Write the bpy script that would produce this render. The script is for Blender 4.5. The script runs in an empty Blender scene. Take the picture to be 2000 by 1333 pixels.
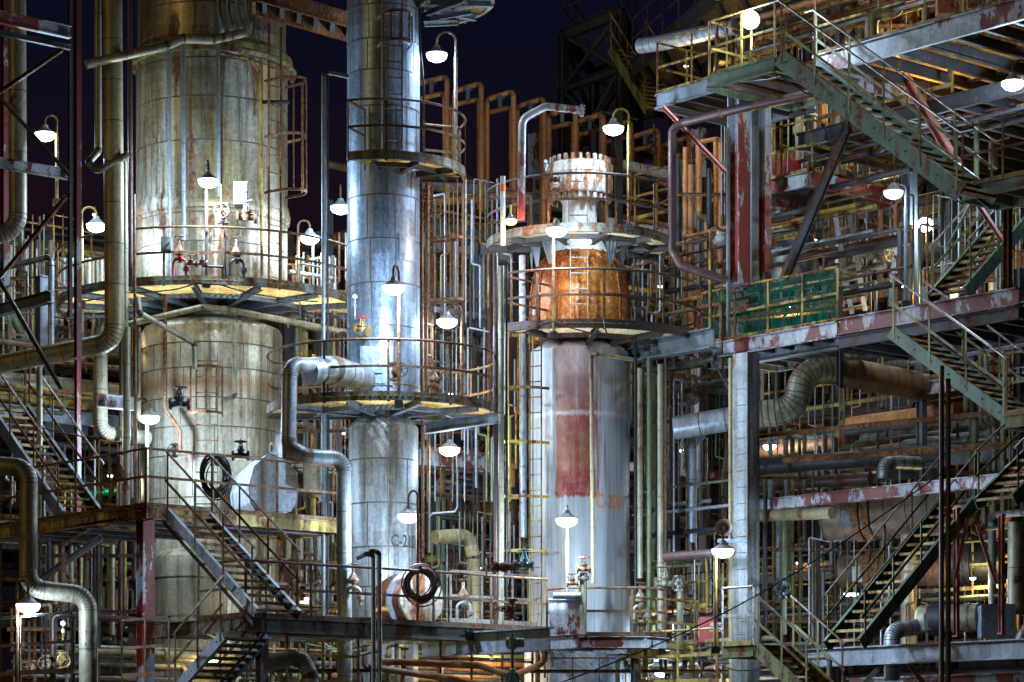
import bpy, math, random
from mathutils import Vector, Matrix
from math import sin, cos, pi, radians, sqrt, atan2

sc = bpy.context.scene
col = sc.collection
F = 5000.0          # focal length in photo pixels (2000 px wide)
HY = 1500.0         # horizon row of the photo
CZ = 1.7            # eye height
V = Vector
def P(x, y, d): return V(((x - 1000.0) * d / F, d, CZ + (HY - y) * d / F))
def ZP(y, d): return CZ + (HY - y) * d / F
def XP(x, d): return (x - 1000.0) * d / F
def px(n, d): return n * d / F
def yz(z, d): return HY - (z - CZ) * F / d
D1 = V((0.655, -0.755, 0)).normalized()   # plant grid: to the right and nearer
D2 = V((0.755, 0.655, 0)).normalized()    # plant grid: to the right and farther
UP = V((0, 0, 1))
def go(x1, d1, dr, x2):
    """depth reached when walking from column x1 at depth d1 along dr until column x2"""
    X1 = XP(x1, d1); k = (x2 - 1000.0) / F
    s = (k * d1 - X1) / (dr.x - k * dr.y)
    return d1 + s * dr.y

# ------------------------------------------------------------------ materials
def nodes(m):
    m.use_nodes = True
    nt = m.node_tree
    for n in list(nt.nodes): nt.nodes.remove(n)
    return nt, nt.nodes.new('ShaderNodeOutputMaterial'), (lambda t, **k: _n(nt, t, **k))
def _n(nt, t, **k):
    n = nt.nodes.new(t)
    for a, v in k.items():
        if a.startswith('_'): n.inputs[int(a[1:])].default_value = v
        else: setattr(n, a, v)
    return n
def c4(c): return (c[0], c[1], c[2], 1.0)
def noise(nt, vec, scale, detail=4, rough=.6, sx=1, sz=1, off=0):
    mp = _n(nt, 'ShaderNodeMapping'); mp.inputs['Scale'].default_value = (sx, sx, sz); mp.inputs['Location'].default_value = (off, off * .7, off * 1.3)
    nt.links.new(vec, mp.inputs['Vector'])
    n = _n(nt, 'ShaderNodeTexNoise'); n.inputs['Scale'].default_value = scale; n.inputs['Detail'].default_value = detail; n.inputs['Roughness'].default_value = rough
    nt.links.new(mp.outputs[0], n.inputs['Vector'])
    return n.outputs['Fac']
def ramp(nt, fac, stops, interp='LINEAR'):
    r = _n(nt, 'ShaderNodeValToRGB'); r.color_ramp.interpolation = interp
    e = r.color_ramp.elements
    while len(e) < len(stops): e.new(0.5)
    for i, (p, c) in enumerate(stops):
        e[i].position = p; e[i].color = c4(c) if hasattr(c, '__len__') else (c, c, c, 1)
    nt.links.new(fac, r.inputs[0]); return r.outputs[0]
def mix(nt, fac, a, b, blend='MIX'):
    m = _n(nt, 'ShaderNodeMix', data_type='RGBA', blend_type=blend)
    for s, v in ((m.inputs[0], fac), (m.inputs[6], a), (m.inputs[7], b)):
        if hasattr(v, 'links') or hasattr(v, 'is_linked'): nt.links.new(v, s)
        elif hasattr(v, '__len__'): s.default_value = c4(v)
        else: s.default_value = v
    return m.outputs[2]
def mathn(nt, op, a, b=0.0, clamp=False):
    m = _n(nt, 'ShaderNodeMath', operation=op); m.use_clamp = clamp
    for s, v in ((m.inputs[0], a), (m.inputs[1], b)):
        if hasattr(v, 'is_linked'): nt.links.new(v, s)
        else: s.default_value = v
    return m.outputs[0]
RUST = ((.008, .004, .002), (.10, .034, .009), (.34, .14, .03))
MATS = {}
def M(name, c1, c2=None, rust=.3, rough=.5, metal=0.0, streak=.6, bump=.3, peel=None, peelt=.5, dents=0.0, off=0.0, sheet=0.0, stain=None):
    """weathered metal: two tones, vertical dirt streaks, optional peeled second paint, rust blotches"""
    m = bpy.data.materials.new(name); nt, out, N = nodes(m)
    if c2 is None: c2 = tuple(x * .6 for x in c1)
    pos = N('ShaderNodeNewGeometry').outputs['Position']
    a = noise(nt, pos, .9, 3, .5, 1, .6, off)
    st = noise(nt, pos, 6.0, 3, .6, 1, .07, off + 3)
    fine = noise(nt, pos, 16.0, 4, .7, 1, .8, off + 9)
    base = mix(nt, ramp(nt, a, [(.35, 0.0), (.65, 1.0)]), c1, c2)
    if peel:
        pn = mathn(nt, 'ADD', mathn(nt, 'MULTIPLY', noise(nt, pos, 1.6, 2, .5, 1.0, .5, off + 21), .62), mathn(nt, 'MULTIPLY', noise(nt, pos, 8, 6, .7, 1.0, .45, off + 25), .38))
        base = mix(nt, ramp(nt, pn, [(peelt - .01, 0.0), (peelt + .01, 1.0)]), base, peel)
    base = mix(nt, mathn(nt, 'MULTIPLY', ramp(nt, st, [(.42, 0.0), (.66, 1.0)]), streak), base, tuple(x * k_ for x, k_ in zip(c2, (.32, .26, .16))), 'MIX')
    if sheet:   # lapped cladding sheets differ a little in tone
        tc = N('ShaderNodeTexCoord'); sp = N('ShaderNodeSeparateXYZ'); nt.links.new(tc.outputs['Object'], sp.inputs[0])
        an = mathn(nt, 'FLOOR', mathn(nt, 'MULTIPLY', mathn(nt, 'ARCTAN2', sp.outputs['Y'], sp.outputs['X']), 2.2))
        zf = mathn(nt, 'FLOOR', mathn(nt, 'MULTIPLY', sp.outputs['Z'], 1.12))
        cb = N('ShaderNodeCombineXYZ'); nt.links.new(an, cb.inputs[0]); nt.links.new(zf, cb.inputs[1])
        wn = N('ShaderNodeTexWhiteNoise'); nt.links.new(cb.outputs[0], wn.inputs[0])
        base = mix(nt, sheet, base, ramp(nt, wn.outputs['Value'], [(0.0, (.55, .5, .42)), (.5, (1, 1, 1)), (1.0, (1.15, 1.2, 1.3))]), 'MULTIPLY')
    base = mix(nt, .55, base, ramp(nt, fine, [(.32, .35), (.68, 1.35)]), 'MULTIPLY')
    if stain:
        sz_ = N('ShaderNodeSeparateXYZ'); nt.links.new(pos, sz_.inputs[0])
        dz = mathn(nt, 'ABSOLUTE', mathn(nt, 'SUBTRACT', sz_.outputs['Z'], mathn(nt, 'ADD', stain[0] - .12, mathn(nt, 'MULTIPLY', st, .25))))
        base = mix(nt, mathn(nt, 'MULTIPLY', ramp(nt, dz, [(.0, .85), (stain[1], 0.0)]), ramp(nt, a, [(.3, .5), (.6, 1.0)])), base, (.22, .10, .03))
    rn = noise(nt, pos, 2.1, 6, .68, 1, .5, off + 40)
    rn2 = mathn(nt, 'ADD', mathn(nt, 'MULTIPLY', rn, .65), mathn(nt, 'MULTIPLY', st, .35))
    t = .72 - .42 * rust
    rmask = ramp(nt, rn2, [(t - .03, 0.0), (t + .05, 1.0)])
    rcol = ramp(nt, fine, [(.3, RUST[0]), (.5, RUST[1]), (.72, RUST[2])])
    base = mix(nt, rmask, base, rcol)
    b = N('ShaderNodeBsdfPrincipled')
    nt.links.new(base, b.inputs['Base Color'])
    mm = mix(nt, rmask, (metal,) * 3, (0, 0, 0)); nt.links.new(mm, b.inputs['Metallic'])
    rr = mix(nt, rmask, ramp(nt, fine, [(.3, max(.05, rough - .12)), (.7, min(1, rough + .15))]), (.85, .85, .85)); nt.links.new(rr, b.inputs['Roughness'])
    h = mathn(nt, 'ADD', mathn(nt, 'MULTIPLY', fine, .004), mathn(nt, 'MULTIPLY', rmask, .003))
    if dents:
        dn = noise(nt, pos, 2.4, 2, .5, 1, .45, off + 60)
        h = mathn(nt, 'ADD', h, mathn(nt, 'MULTIPLY', dn, dents))
    bp = N('ShaderNodeBump'); bp.inputs['Strength'].default_value = bump; bp.inputs['Distance'].default_value = 1.0
    nt.links.new(h, bp.inputs['Height']); nt.links.new(bp.outputs[0], b.inputs['Normal'])
    nt.links.new(b.outputs[0], out.inputs[0])
    MATS[name] = m
    return m
def M_plain(name, c, rough=.6, metal=0, emit=None, es=1):
    m = bpy.data.materials.new(name); nt, out, N = nodes(m)
    b = N('ShaderNodeBsdfPrincipled')
    pos = N('ShaderNodeNewGeometry').outputs['Position']
    nt.links.new(mix(nt, .5, c, ramp(nt, noise(nt, pos, 12, 3), [(.3, .6), (.7, 1.2)]), 'MULTIPLY'), b.inputs['Base Color'])
    b.inputs['Roughness'].default_value = rough; b.inputs['Metallic'].default_value = metal
    if emit: b.inputs['Emission Color'].default_value = c4(emit); b.inputs['Emission Strength'].default_value = es
    nt.links.new(b.outputs[0], out.inputs[0]); MATS[name] = m
    return m
def M_grate(name, c, c2, pitch=.06, w=.34, transl=.5, holes=1.0):
    """open bar grating: see-through gaps between bars, aligned with the plant grid"""
    m = bpy.data.materials.new(name); nt, out, N = nodes(m)
    pos = N('ShaderNodeNewGeometry').outputs['Position']
    def line(axis, p, ww):
        d = N('ShaderNodeVectorMath', operation='DOT_PRODUCT'); d.inputs[1].default_value = axis; nt.links.new(pos, d.inputs[0])
        f = mathn(nt, 'FRACT', mathn(nt, 'MULTIPLY', d.outputs['Value'], 1.0 / p))
        return mathn(nt, 'LESS_THAN', f, ww)
    bars = mathn(nt, 'MAXIMUM', line(tuple(D1), pitch, w), line(tuple(D2), pitch * 1.6, w * .6))
    fac = mathn(nt, 'MAXIMUM', bars, 1.0 - holes)
    colr = mix(nt, ramp(nt, noise(nt, pos, 2.0, 5, .65), [(.4, 0.0), (.6, 1.0)]), c, c2)
    df = N('ShaderNodeBsdfDiffuse'); tl = N('ShaderNodeBsdfTranslucent')
    nt.links.new(colr, df.inputs[0]); nt.links.new(colr, tl.inputs[0])
    ms = N('ShaderNodeMixShader'); ms.inputs[0].default_value = transl; nt.links.new(df.outputs[0], ms.inputs[1]); nt.links.new(tl.outputs[0], ms.inputs[2])
    tr = N('ShaderNodeBsdfTransparent'); mo = N('ShaderNodeMixShader')
    nt.links.new(fac, mo.inputs[0]); nt.links.new(tr.outputs[0], mo.inputs[1]); nt.links.new(ms.outputs[0], mo.inputs[2])
    nt.links.new(mo.outputs[0], out.inputs[0]); MATS[name] = m
    return m

# ------------------------------------------------------------------ mesh builder
def frame(t, ref=None):
    t = t.normalized()
    r = ref if ref is not None else (UP if abs(t.z) < .95 else V((1, 0, 0)))
    a = r - t * r.dot(t)
    if a.length < 1e-6:
        r = V((0, 1, 0)); a = r - t * r.dot(t)
    a.normalize(); return a, t.cross(a).normalized()
def fillet(pts, rad, n=7):
    if len(pts) < 3 or rad <= 0: return [V(p) for p in pts], []
    out = [V(pts[0])]; elb = []
    for i in range(1, len(pts) - 1):
        p0, p1, p2 = V(pts[i - 1]), V(pts[i]), V(pts[i + 1])
        a = (p0 - p1); b = (p2 - p1); la, lb = a.length, b.length
        if la < 1e-5 or lb < 1e-5: continue
        a.normalize(); b.normalize()
        ang = a.angle(b)
        if ang > pi - .06: out.append(p1); continue
        t = min(rad / math.tan(ang / 2), la * .48, lb * .48)
        r = t * math.tan(ang / 2)
        c = p1 + (a + b).normalized() * (r / sin(ang / 2))
        s, e = p1 + a * t - c, p1 + b * t - c
        tot = s.angle(e); i0 = len(out)
        for k in range(n + 1):
            u = k / n
            q = (s * sin((1 - u) * tot) + e * sin(u * tot)) / max(sin(tot), 1e-6)
            out.append(c + q)
        elb.append((i0, len(out) - 1))
    out.append(V(pts[-1]))
    return out, elb
class MB:
    def __init__(s): s.v = []; s.f = []; s.mi = []; s.cur = 0
    def add(s, vs, fs):
        o = len(s.v); s.v += [V(p) for p in vs]
        s.f += [tuple(i + o for i in f) for f in fs]; s.mi += [s.cur] * len(fs); return s
    def sweep(s, path, prof, cap=True, ref=None, scales=None):
        n = len(prof); vs = []; L = len(path)
        T = []
        for i in range(L):
            t = (path[min(i + 1, L - 1)] - path[max(i - 1, 0)])
            T.append(t.normalized() if t.length > 1e-9 else V((0, 0, 1)))
        a, b = frame(T[0], ref)
        for i in range(L):
            if i:
                a = a - T[i] * a.dot(T[i]); a.normalize(); b = T[i].cross(a).normalized()
            k = scales[i] if scales else 1.0
            for (u, w) in prof: vs.append(path[i] + a * (u * k) + b * (w * k))
        fs = []
        for i in range(L - 1):
            for j in range(n):
                j2 = (j + 1) % n
                fs.append((i * n + j, i * n + j2, (i + 1) * n + j2, (i + 1) * n + j))
        if cap:
            fs.append(tuple(reversed(range(n)))); fs.append(tuple(range((L - 1) * n, L * n)))
        return s.add(vs, fs)
    def tube(s, path, r, n=10, cap=True, scales=None):
        return s.sweep([V(p) for p in path], [(r * cos(2 * pi * k / n), r * sin(2 * pi * k / n)) for k in range(n)], cap, None, scales)
    def rod(s, a, b, r, n=8): return s.tube([a, b], r, n)
    def bar(s, a, b, w, h, ref=None):
        a, b = V(a), V(b)
        return s.sweep([a, b], [(-h / 2, -w / 2), (-h / 2, w / 2), (h / 2, w / 2), (h / 2, -w / 2)], True, ref)
    def ibeam(s, a, b, w, h, t=None, ref=None):
        t = t or h * .07
        W, H = w / 2, h / 2; q = t * .5
        pr = [(-H, -W), (-H, W), (-H + t, W), (-H + t, q), (H - t, q), (H - t, W), (H, W), (H, -W), (H - t, -W), (H - t, -q), (-H + t, -q), (-H + t, -W)]
        return s.sweep([V(a), V(b)], pr, True, ref)
    def channel(s, a, b, w, h, side=1, t=None, ref=None):
        t = t or h * .06
        W, H = w * side, h / 2
        pr = [(-H, 0), (-H, W), (-H + t, W), (-H + t, t * side), (H - t, t * side), (H - t, W), (H, W), (H, 0)]
        return s.sweep([V(a), V(b)], pr, True, ref)
    def box(s, c, sx, sy, sz, ax=None, ay=None):
        ax = (ax or V((1, 0, 0))) * sx / 2; ay = (ay or V((0, 1, 0))) * sy / 2; az = UP * sz / 2; c = V(c)
        vs = [c + ax * i + ay * j + az * k for k in (-1, 1) for i, j in ((-1, -1), (1, -1), (1, 1), (-1, 1))]
        return s.add(vs, [(3, 2, 1, 0), (4, 5, 6, 7), (0, 1, 5, 4), (1, 2, 6, 5), (2, 3, 7, 6), (3, 0, 4, 7)])
    def lathe(s, c, prof, axis=UP, n=32, a0=0, a1=2 * pi, capb=True, capt=True):
        """prof: (radius, height along axis)"""
        c = V(c); axis = V(axis).normalized(); full = abs(a1 - a0 - 2 * pi) < 1e-4
        if abs(axis.z) > .99: a, b = V((1, 0, 0)), V((0, 1, 0))
        else: a, b = frame(axis)
        m = n if full else n + 1; vs = []
        for (r, h) in prof:
            for k in range(m):
                t = a0 + (a1 - a0) * k / n
                vs.append(c + axis * h + (a * cos(t) + b * sin(t)) * r)
        fs = []
        for i in range(len(prof) - 1):
            for k in range(n):
                k2 = (k + 1) % m
                fs.append((i * m + k, i * m + k2, (i + 1) * m + k2, (i + 1) * m + k))
        if full and capb and prof[0][0] > 1e-4: fs.append(tuple(reversed(range(m))))
        if full and capt and prof[-1][0] > 1e-4: fs.append(tuple(range((len(prof) - 1) * m, len(prof) * m)))
        return s.add(vs, fs)
    def ringbar(s, c, r, w, h, a0=0, a1=2 * pi, n=48):
        """rectangular ring, centre c, mean radius r, width w radially, height h"""
        pr = [(r - w / 2, -h / 2), (r + w / 2, -h / 2), (r + w / 2, h / 2), (r - w / 2, h / 2), (r - w / 2, -h / 2)]
        s.lathe(c, pr, UP, n, a0, a1, False, False)
        if abs(a1 - a0 - 2 * pi) > 1e-4:
            for t in (a0, a1):
                e = V((cos(t), sin(t), 0)); c0 = V(c)
                vs = [c0 + e * rr + UP * hh for rr, hh in pr[:4]]
                s.add(vs, [(0, 1, 2, 3)])
        return s
    def arc(s, c, r, tr, a0=0, a1=2 * pi, n=32, e1=V((1, 0, 0)), e2=V((0, 1, 0)), k=6):
        c = V(c)
        pts = [c + (e1 * cos(a0 + (a1 - a0) * i / n) + e2 * sin(a0 + (a1 - a0) * i / n)) * r for i in range(n + 1)]
        return s.tube(pts, tr, k)
    def sector(s, c, r0, r1, a0, a1, n=48, th=None):
        c = V(c); vs = []
        for i in range(n + 1):
            t = a0 + (a1 - a0) * i / n
            e = V((cos(t), sin(t), 0)); vs += [c + e * r0, c + e * r1]
        return s.add(vs, [(2 * i, 2 * i + 1, 2 * i + 3, 2 * i + 2) for i in range(n)])
    def poly(s, pts): return s.add(pts, [tuple(range(len(pts)))])
    def prism(s, pts, ext):
        n = len(pts); e = V(ext); pts = [V(p) for p in pts]
        return s.add(pts + [p + e for p in pts], [tuple(reversed(range(n))), tuple(range(n, 2 * n))] + [(i, (i + 1) % n, n + (i + 1) % n, n + i) for i in range(n)])
    def build(s, name, mats, parent=None, smooth=False):
        if not s.v: return None
        me = bpy.data.meshes.new(name)
        if parent is not None: org = ORG[parent.name_full]
        else:
            xs = [p.x for p in s.v]; ys = [p.y for p in s.v]; zs = [p.z for p in s.v]
            org = V(((min(xs) + max(xs)) / 2, (min(ys) + max(ys)) / 2, min(zs)))
        me.from_pydata([tuple(p - org) for p in s.v], [], s.f)
        if not isinstance(mats, (list, tuple)): mats = [mats]
        if len(mats) > 1 and max(s.mi) == 0: mats = mats[:1]
        for m in mats: me.materials.append(MATS[m] if isinstance(m, str) else m)
        if len(mats) > 1: me.polygons.foreach_set('material_index', s.mi)
        if smooth:
            me.shade_smooth(); me.set_sharp_from_angle(angle=radians(38))
        me.update()
        o = bpy.data.objects.new(name, me); col.objects.link(o)
        if parent is not None: o.parent = parent
        else: o.location = org
        ORG[o.name_full] = org
        return o
ORG = {}
def tag(o, label, cat=None, group=None, kind=None):
    if label: o['label'] = label
    if cat: o['category'] = cat; o['kind'] = kind or 'thing'
    if label and len(label.split()) > 16: print('LONG', label)
    if group: o['group'] = group
    if kind: o['kind'] = kind
    return o
def thing(name, label, cat, loc, group=None):
    o = bpy.data.objects.new(name, None); col.objects.link(o); o.location = loc; o.empty_display_size = .1
    ORG[o.name_full] = V(loc); return tag(o, label, cat, group)

# ------------------------------------------------------------------ generic plant pieces
def pipe_mesh(mb, pts, r, bend=2.2, band=None, n=14, goreK=1.03):
    path, elb = fillet(pts, r * bend if bend else 0, 8)
    mb.tube(path, r, n)
    if band:
        mb.cur = 1; goreK = 1.0 + max(.02, .004 / r); bw = min(.011, max(.006, r * .045))
        # seams: thin proud hoops along straight runs and gored elbows
        isel = set()
        for a, b in elb:
            for i in range(a, b + 1):
                isel.add(i)
                t = (path[min(i + 1, len(path) - 1)] - path[max(i - 1, 0)]).normalized()
                mb.tube([path[i] - t * bw, path[i] + t * bw], r * goreK, n, False)
        for i in range(len(path) - 1):
            if i in isel and i + 1 in isel: continue
            a, b = path[i], path[i + 1]; L = (b - a).length
            if L < band * .6: continue
            k = int(L / band); t = (b - a).normalized()
            for q in range(1, k + 1):
                c = a + (b - a) * (q / (k + 1))
                mb.tube([c - t * bw, c + t * bw], r * goreK, n, False)
        mb.cur = 0
    return path
def P3(pts): return [P(*p) if not isinstance(p, Vector) else p for p in pts]
def flange(mb, c, t, r, th=.05, bolts=8):
    c = V(c); t = V(t).normalized()
    mb.rod(c - t * th, c - t * .004, r, 16); mb.rod(c + t * .004, c + t * th, r, 16)
    a, b = frame(t)
    for k in range(bolts):
        e = (a * cos(2 * pi * k / bolts) + b * sin(2 * pi * k / bolts)) * r * .8
        mb.rod(c + e - t * th * 1.7, c + e + t * th * 1.7, r * .1, 6)
def pipe(name, label, pts, rpx, mat, bend=2.2, band=None, parent=None, cat='pipe', group=None, flanges=(), hang=None, d=None, n=14):
    w = P3(pts); d = d or (pts[0][2] if not isinstance(pts[0], Vector) else pts[0].y)
    r = px(rpx, d)
    if parent is None and flanges:
        root = thing(name, label, cat, min(w, key=lambda q: q.z), group)
        mb = MB(); pipe_mesh(mb, w, r, bend, band, n); mb.build('pipe_run', [mat, 'seam'], root, True)
        for (i, u) in flanges:
            c = w[i].lerp(w[i + 1], u); fb = MB(); flange(fb, c, w[i + 1] - w[i], r * 1.7, r * .35); fb.build('flange', mat, root, True)
        return root
    mb = MB(); pipe_mesh(mb, w, r, bend, band, n)
    o = mb.build(name, [mat, 'seam'], parent, True)
    if parent is None: tag(o, label, cat, group)
    return o
def handwheel(parent, c, axis, r, mat, spokes=5, name='handwheel'):
    mb = MB(); c = V(c); a, b = frame(V(axis)); ax = V(axis).normalized()
    mb.arc(c, r, r * .09, 0, 2 * pi, 24, a, b, 8)
    for k in range(spokes):
        e = a * cos(2 * pi * k / spokes) + b * sin(2 * pi * k / spokes)
        mb.rod(c, c + e * r, r * .07, 6)
    mb.rod(c - ax * r * .12, c + ax * r * .16, r * .16, 8)
    return mb.build(name, mat, parent, True)
def valve(label, c, run, stem, s, mat, wmat, group=None, gauge=False):
    """gate valve: flanged body, bonnet, yoke, stem and handwheel"""
    c = V(c); run = V(run).normalized(); stem = V(stem).normalized()
    root = thing('gate_valve', label, 'valve', c, group)
    mb = MB(); mb.rod(c - run * s * .9, c + run * s * .9, s * .32, 14)
    pr = [(s * .34, 0), (s * .52, s * .15), (s * .55, s * .35), (s * .36, s * .6)]
    mb.lathe(c - stem * s * .35, [(s * .1, 0), (s * .42, s * .1), (s * .5, s * .35), (s * .44, s * .6), (s * .32, s * .8)], stem, 16)
    for k in (-1, 1): flange(mb, c + run * k * s * .9, run, s * .62, s * .1, 6)
    mb.build('body', mat, root, True)
    mb = MB(); flange(mb, c + stem * s * .6, stem, s * .5, s * .09, 6); mb.rod(c + stem * s * .6, c + stem * s * 1.1, s * .16, 10)
    a, b = frame(stem)
    for k in (-1, 1): mb.rod(c + stem * s * .7 + a * k * s * .3, c + stem * s * 1.5 + a * k * s * .12, s * .07, 6)
    bo = mb.build('bonnet', mat, root, True)
    mb = MB(); mb.rod(c + stem * s * 1.0, c + stem * s * 2.0, s * .06, 8); mb.build('stem', wmat, bo, True)
    handwheel(bo, c + stem * s * 1.65, stem, s * .75, wmat)
    return root
def ladder_mesh(mb, p0, p1, side, w, step=.3, r=.02):
    p0, p1, side = V(p0), V(p1), V(side).normalized()
    for k in (-1, 1): mb.bar(p0 + side * k * w / 2, p1 + side * k * w / 2, .014, .06, side.cross((p1 - p0).normalized()))
    L = (p1 - p0).length; n = int(L / step)
    return [(p0.lerp(p1, (i + .5) / n)) for i in range(n)]
def ladder(name, label, x, y0, y1, d, wpx, out, mat, cage=None, cmat=None, step=.3, side=None, cy=None, hoops=5, deep=.62, group=None, rung_r=.013, cage_w=None):
    """vertical ladder at column x from y0 (top) to y1; out = direction the cage bulges; cage=(ytop,ybottom)"""
    out = V(out).normalized(); side = side or out.cross(UP)
    p1, p0 = P(x, y0, d), P(x, y1, d); w = px(wpx, d)
    root = thing(name, label, 'ladder', p0, group)
    mb = MB(); rg = ladder_mesh(mb, p0, p1, side, w, step)
    mb.build('side_rail', mat, root)
    for q in rg: mb = MB(); mb.rod(q - side * w / 2, q + side * w / 2, rung_r, 6); mb.build('rung', mat, root)
    if cage:
        zt, zb = ZP(cage[0], d), ZP(cage[1], d); cw = (cage_w or w * 1.5) / 2; cmat = cmat or mat
        n = hoops
        for i in range(n):
            z = zb + (zt - zb) * i / (n - 1); c = V((p0.x, p0.y, z))
            pts = [c - side * cw]
            for k in range(13):
                t = pi * k / 12
                pts.append(c - side * cos(t) * cw + out * (deep * .45 + sin(t) * deep * .55))
            pts.append(c + side * cw)
            hb = MB(); hb.sweep(pts, [(-.028, -.005), (-.028, .005), (.028, .005), (.028, -.005)], True, UP); hb.build('cage_hoop', cmat, root)
        mb = MB()
        for k in (1, 3.5, 6, 8.5, 11):
            t = pi * k / 12; q = -side * cos(t) * cw + out * (deep * .45 + sin(t) * deep * .55)
            mb.bar(V((p0.x, p0.y, zb)) + q, V((p0.x, p0.y, zt)) + q, .035, .008, out)
        mb.build('cage_strap', cmat, root)
    return root
def railing(parent, pts, h, mat, post_every=1.2, closed=False, mid=1, r=.022, pmat=None, toe=.08, tmat=None, posts=True, smooth_path=False, flat_mid=False, rails=True):
    """handrail along world points at deck level"""
    pts = [V(p) for p in pts]; pmat = pmat or mat
    up = UP * h
    tp = []
    jr = random.Random(int(abs(pts[0].x * 977 + pts[0].z * 131)) + len(pts))
    for a_, b_ in zip(pts, pts[1:]):
        k = max(1, int((b_ - a_).length / .9)); tp += [a_.lerp(b_, i / k) + (V((0, 0, jr.uniform(-.009, .009))) if i else V((0, 0, 0))) for i in range(k)]
    tp.append(pts[-1])
    mb = MB(); mb.tube([p + up for p in tp], r, 8); mb.build('top_rail', mat, parent, True)
    for k in range(mid):
        f = (k + 1) / (mid + 1) + .02
        mb = MB(); mb.sweep([p + up * f for p in pts], [(-.024, -.006), (-.024, .006), (.024, .006), (.024, -.006)], True, UP); mb.build('mid_rail', mat, parent)
    if toe:
        mb = MB(); mb.sweep([p + UP * toe / 2 for p in pts], [(-toe / 2, -.005), (-toe / 2, .005), (toe / 2, .005), (toe / 2, -.005)], True, UP); mb.build('toe_plate', tmat or mat, parent)
    if posts:
        # even posts by arc length
        seg = [(pts[i + 1] - pts[i]).length for i in range(len(pts) - 1)]; L = sum(seg); n = max(1, round(L / post_every))
        for q in range(n + 1):
            t = L * q / n; i = 0
            while i < len(seg) - 1 and t > seg[i]: t -= seg[i]; i += 1
            p = pts[i].lerp(pts[i + 1], min(1, t / max(seg[i], 1e-6)))
            dr = (pts[i + 1] - pts[i]).normalized()
            mb = MB(); mb.bar(p - UP * .12, p + up, .012, .05, dr); mb.build('post', pmat, parent)
def ring_platform(name, label, cx, d, ydeck, rin, rout, a0, a1, m, nb=8, posts=1.1, h=1.05, bk=.42, n=56, fascia=.10, bdeep=.12, mesh_rail=True, brace=True):
    c = V((XP(cx, d), d, ZP(ydeck, d))); a0, a1 = radians(a0), radians(a1)
    root = thing(name, label, 'platform', c)
    mb = MB(); mb.sector(c, rin, rout, a0, a1, n); mb.build('grating', m['grate'], root)
    mb = MB(); mb.ringbar(c - UP * fascia / 2 + UP * .01, rout - .02, .02, fascia, a0, a1, n)
    mb.ringbar(c - UP * (fascia - .016), rout - .05, .07, .012, a0, a1, n); mb.build('edge_channel', m['edge'], root)
    arcp = [c + V((cos(t), sin(t), 0)) * (rout - .02) for t in [a0 + (a1 - a0) * i / n for i in range(n + 1)]]
    ends = []
    if abs(a1 - a0) < 2 * pi - .1:
        arcp = [c + V((cos(a0), sin(a0), 0)) * (rin + .1)] + arcp + [c + V((cos(a1), sin(a1), 0)) * (rin + .1)]
    railing(root, arcp, h, m['rail'], posts, r=.024, pmat=m.get('post', m['rail']), tmat=m['edge'])
    for k in range(nb):
        t = a0 + (a1 - a0) * (k + .5) / nb; e = V((cos(t), sin(t), 0))
        mb = MB(); zb = -UP * (bdeep / 2 + .035)
        mb.ibeam(c + e * rin * .98 + zb, c + e * (rout - .05) + zb, .1, bdeep)
        if brace: mb.ibeam(c + e * (rin * .98) - UP * bk, c + e * (rin + (rout - rin) * .62) - UP * .26, .08, .1)
        mb.build('bracket', m['brk'], root)
        t2 = a0 + (a1 - a0) * (k + 1) / nb
        if k < nb - 1:
            e2 = V((cos(t + (a1 - a0) / nb), sin(t + (a1 - a0) / nb), 0)); rm = rin + (rout - rin) * .55
            mb = MB(); mb.bar(c + e * rm - UP * .09, c + e2 * rm - UP * .09, .06, .09); mb.build('deck_beam', m['brk'], root)
    return root
def poly_platform(name, label, pts, z, edges, m, h=1.05, posts=1.2, fascia=.22, beams=6, bdir=None, blen=None, cat='platform', gmat=None):
    """pts: (xpx, depth) corners at level z; edges: list of vertex index runs that carry a railing"""
    w = [V((XP(x, d), d, z)) for x, d in pts]
    root = thing(name, label, cat, sum(w, V((0, 0, 0))) / len(w))
    mb = MB(); mb.poly(w); mb.build('grating', gmat or m['grate'], root)
    cen = sum(w, V((0, 0, 0))) / len(w)
    for i in range(len(w)):
        a, b = w[i], w[(i + 1) % len(w)]
        mb = MB(); mb.channel(a - UP * (fascia / 2 + .004), b - UP * (fascia / 2 + .004), .08, fascia, 1 if (b - a).cross(cen - a).z > 0 else -1); mb.build('edge_beam', m['edge'], root)
    for run in edges: railing(root, [w[i] for i in run], h, m['rail'], posts, r=.024, pmat=m.get('post', m['rail']), tmat=m.get('toe', m['edge']))
    a, b, c2, d2 = w[0], w[1], w[2 % len(w)], w[-1]
    for k in range(beams):
        u = (k + .5) / beams
        mb = MB(); mb.ibeam(a.lerp(b, u) - UP * .14, d2.lerp(c2, u) - UP * .14, .09, .2); mb.build('deck_beam', m['brk'], root)
    return root
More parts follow.
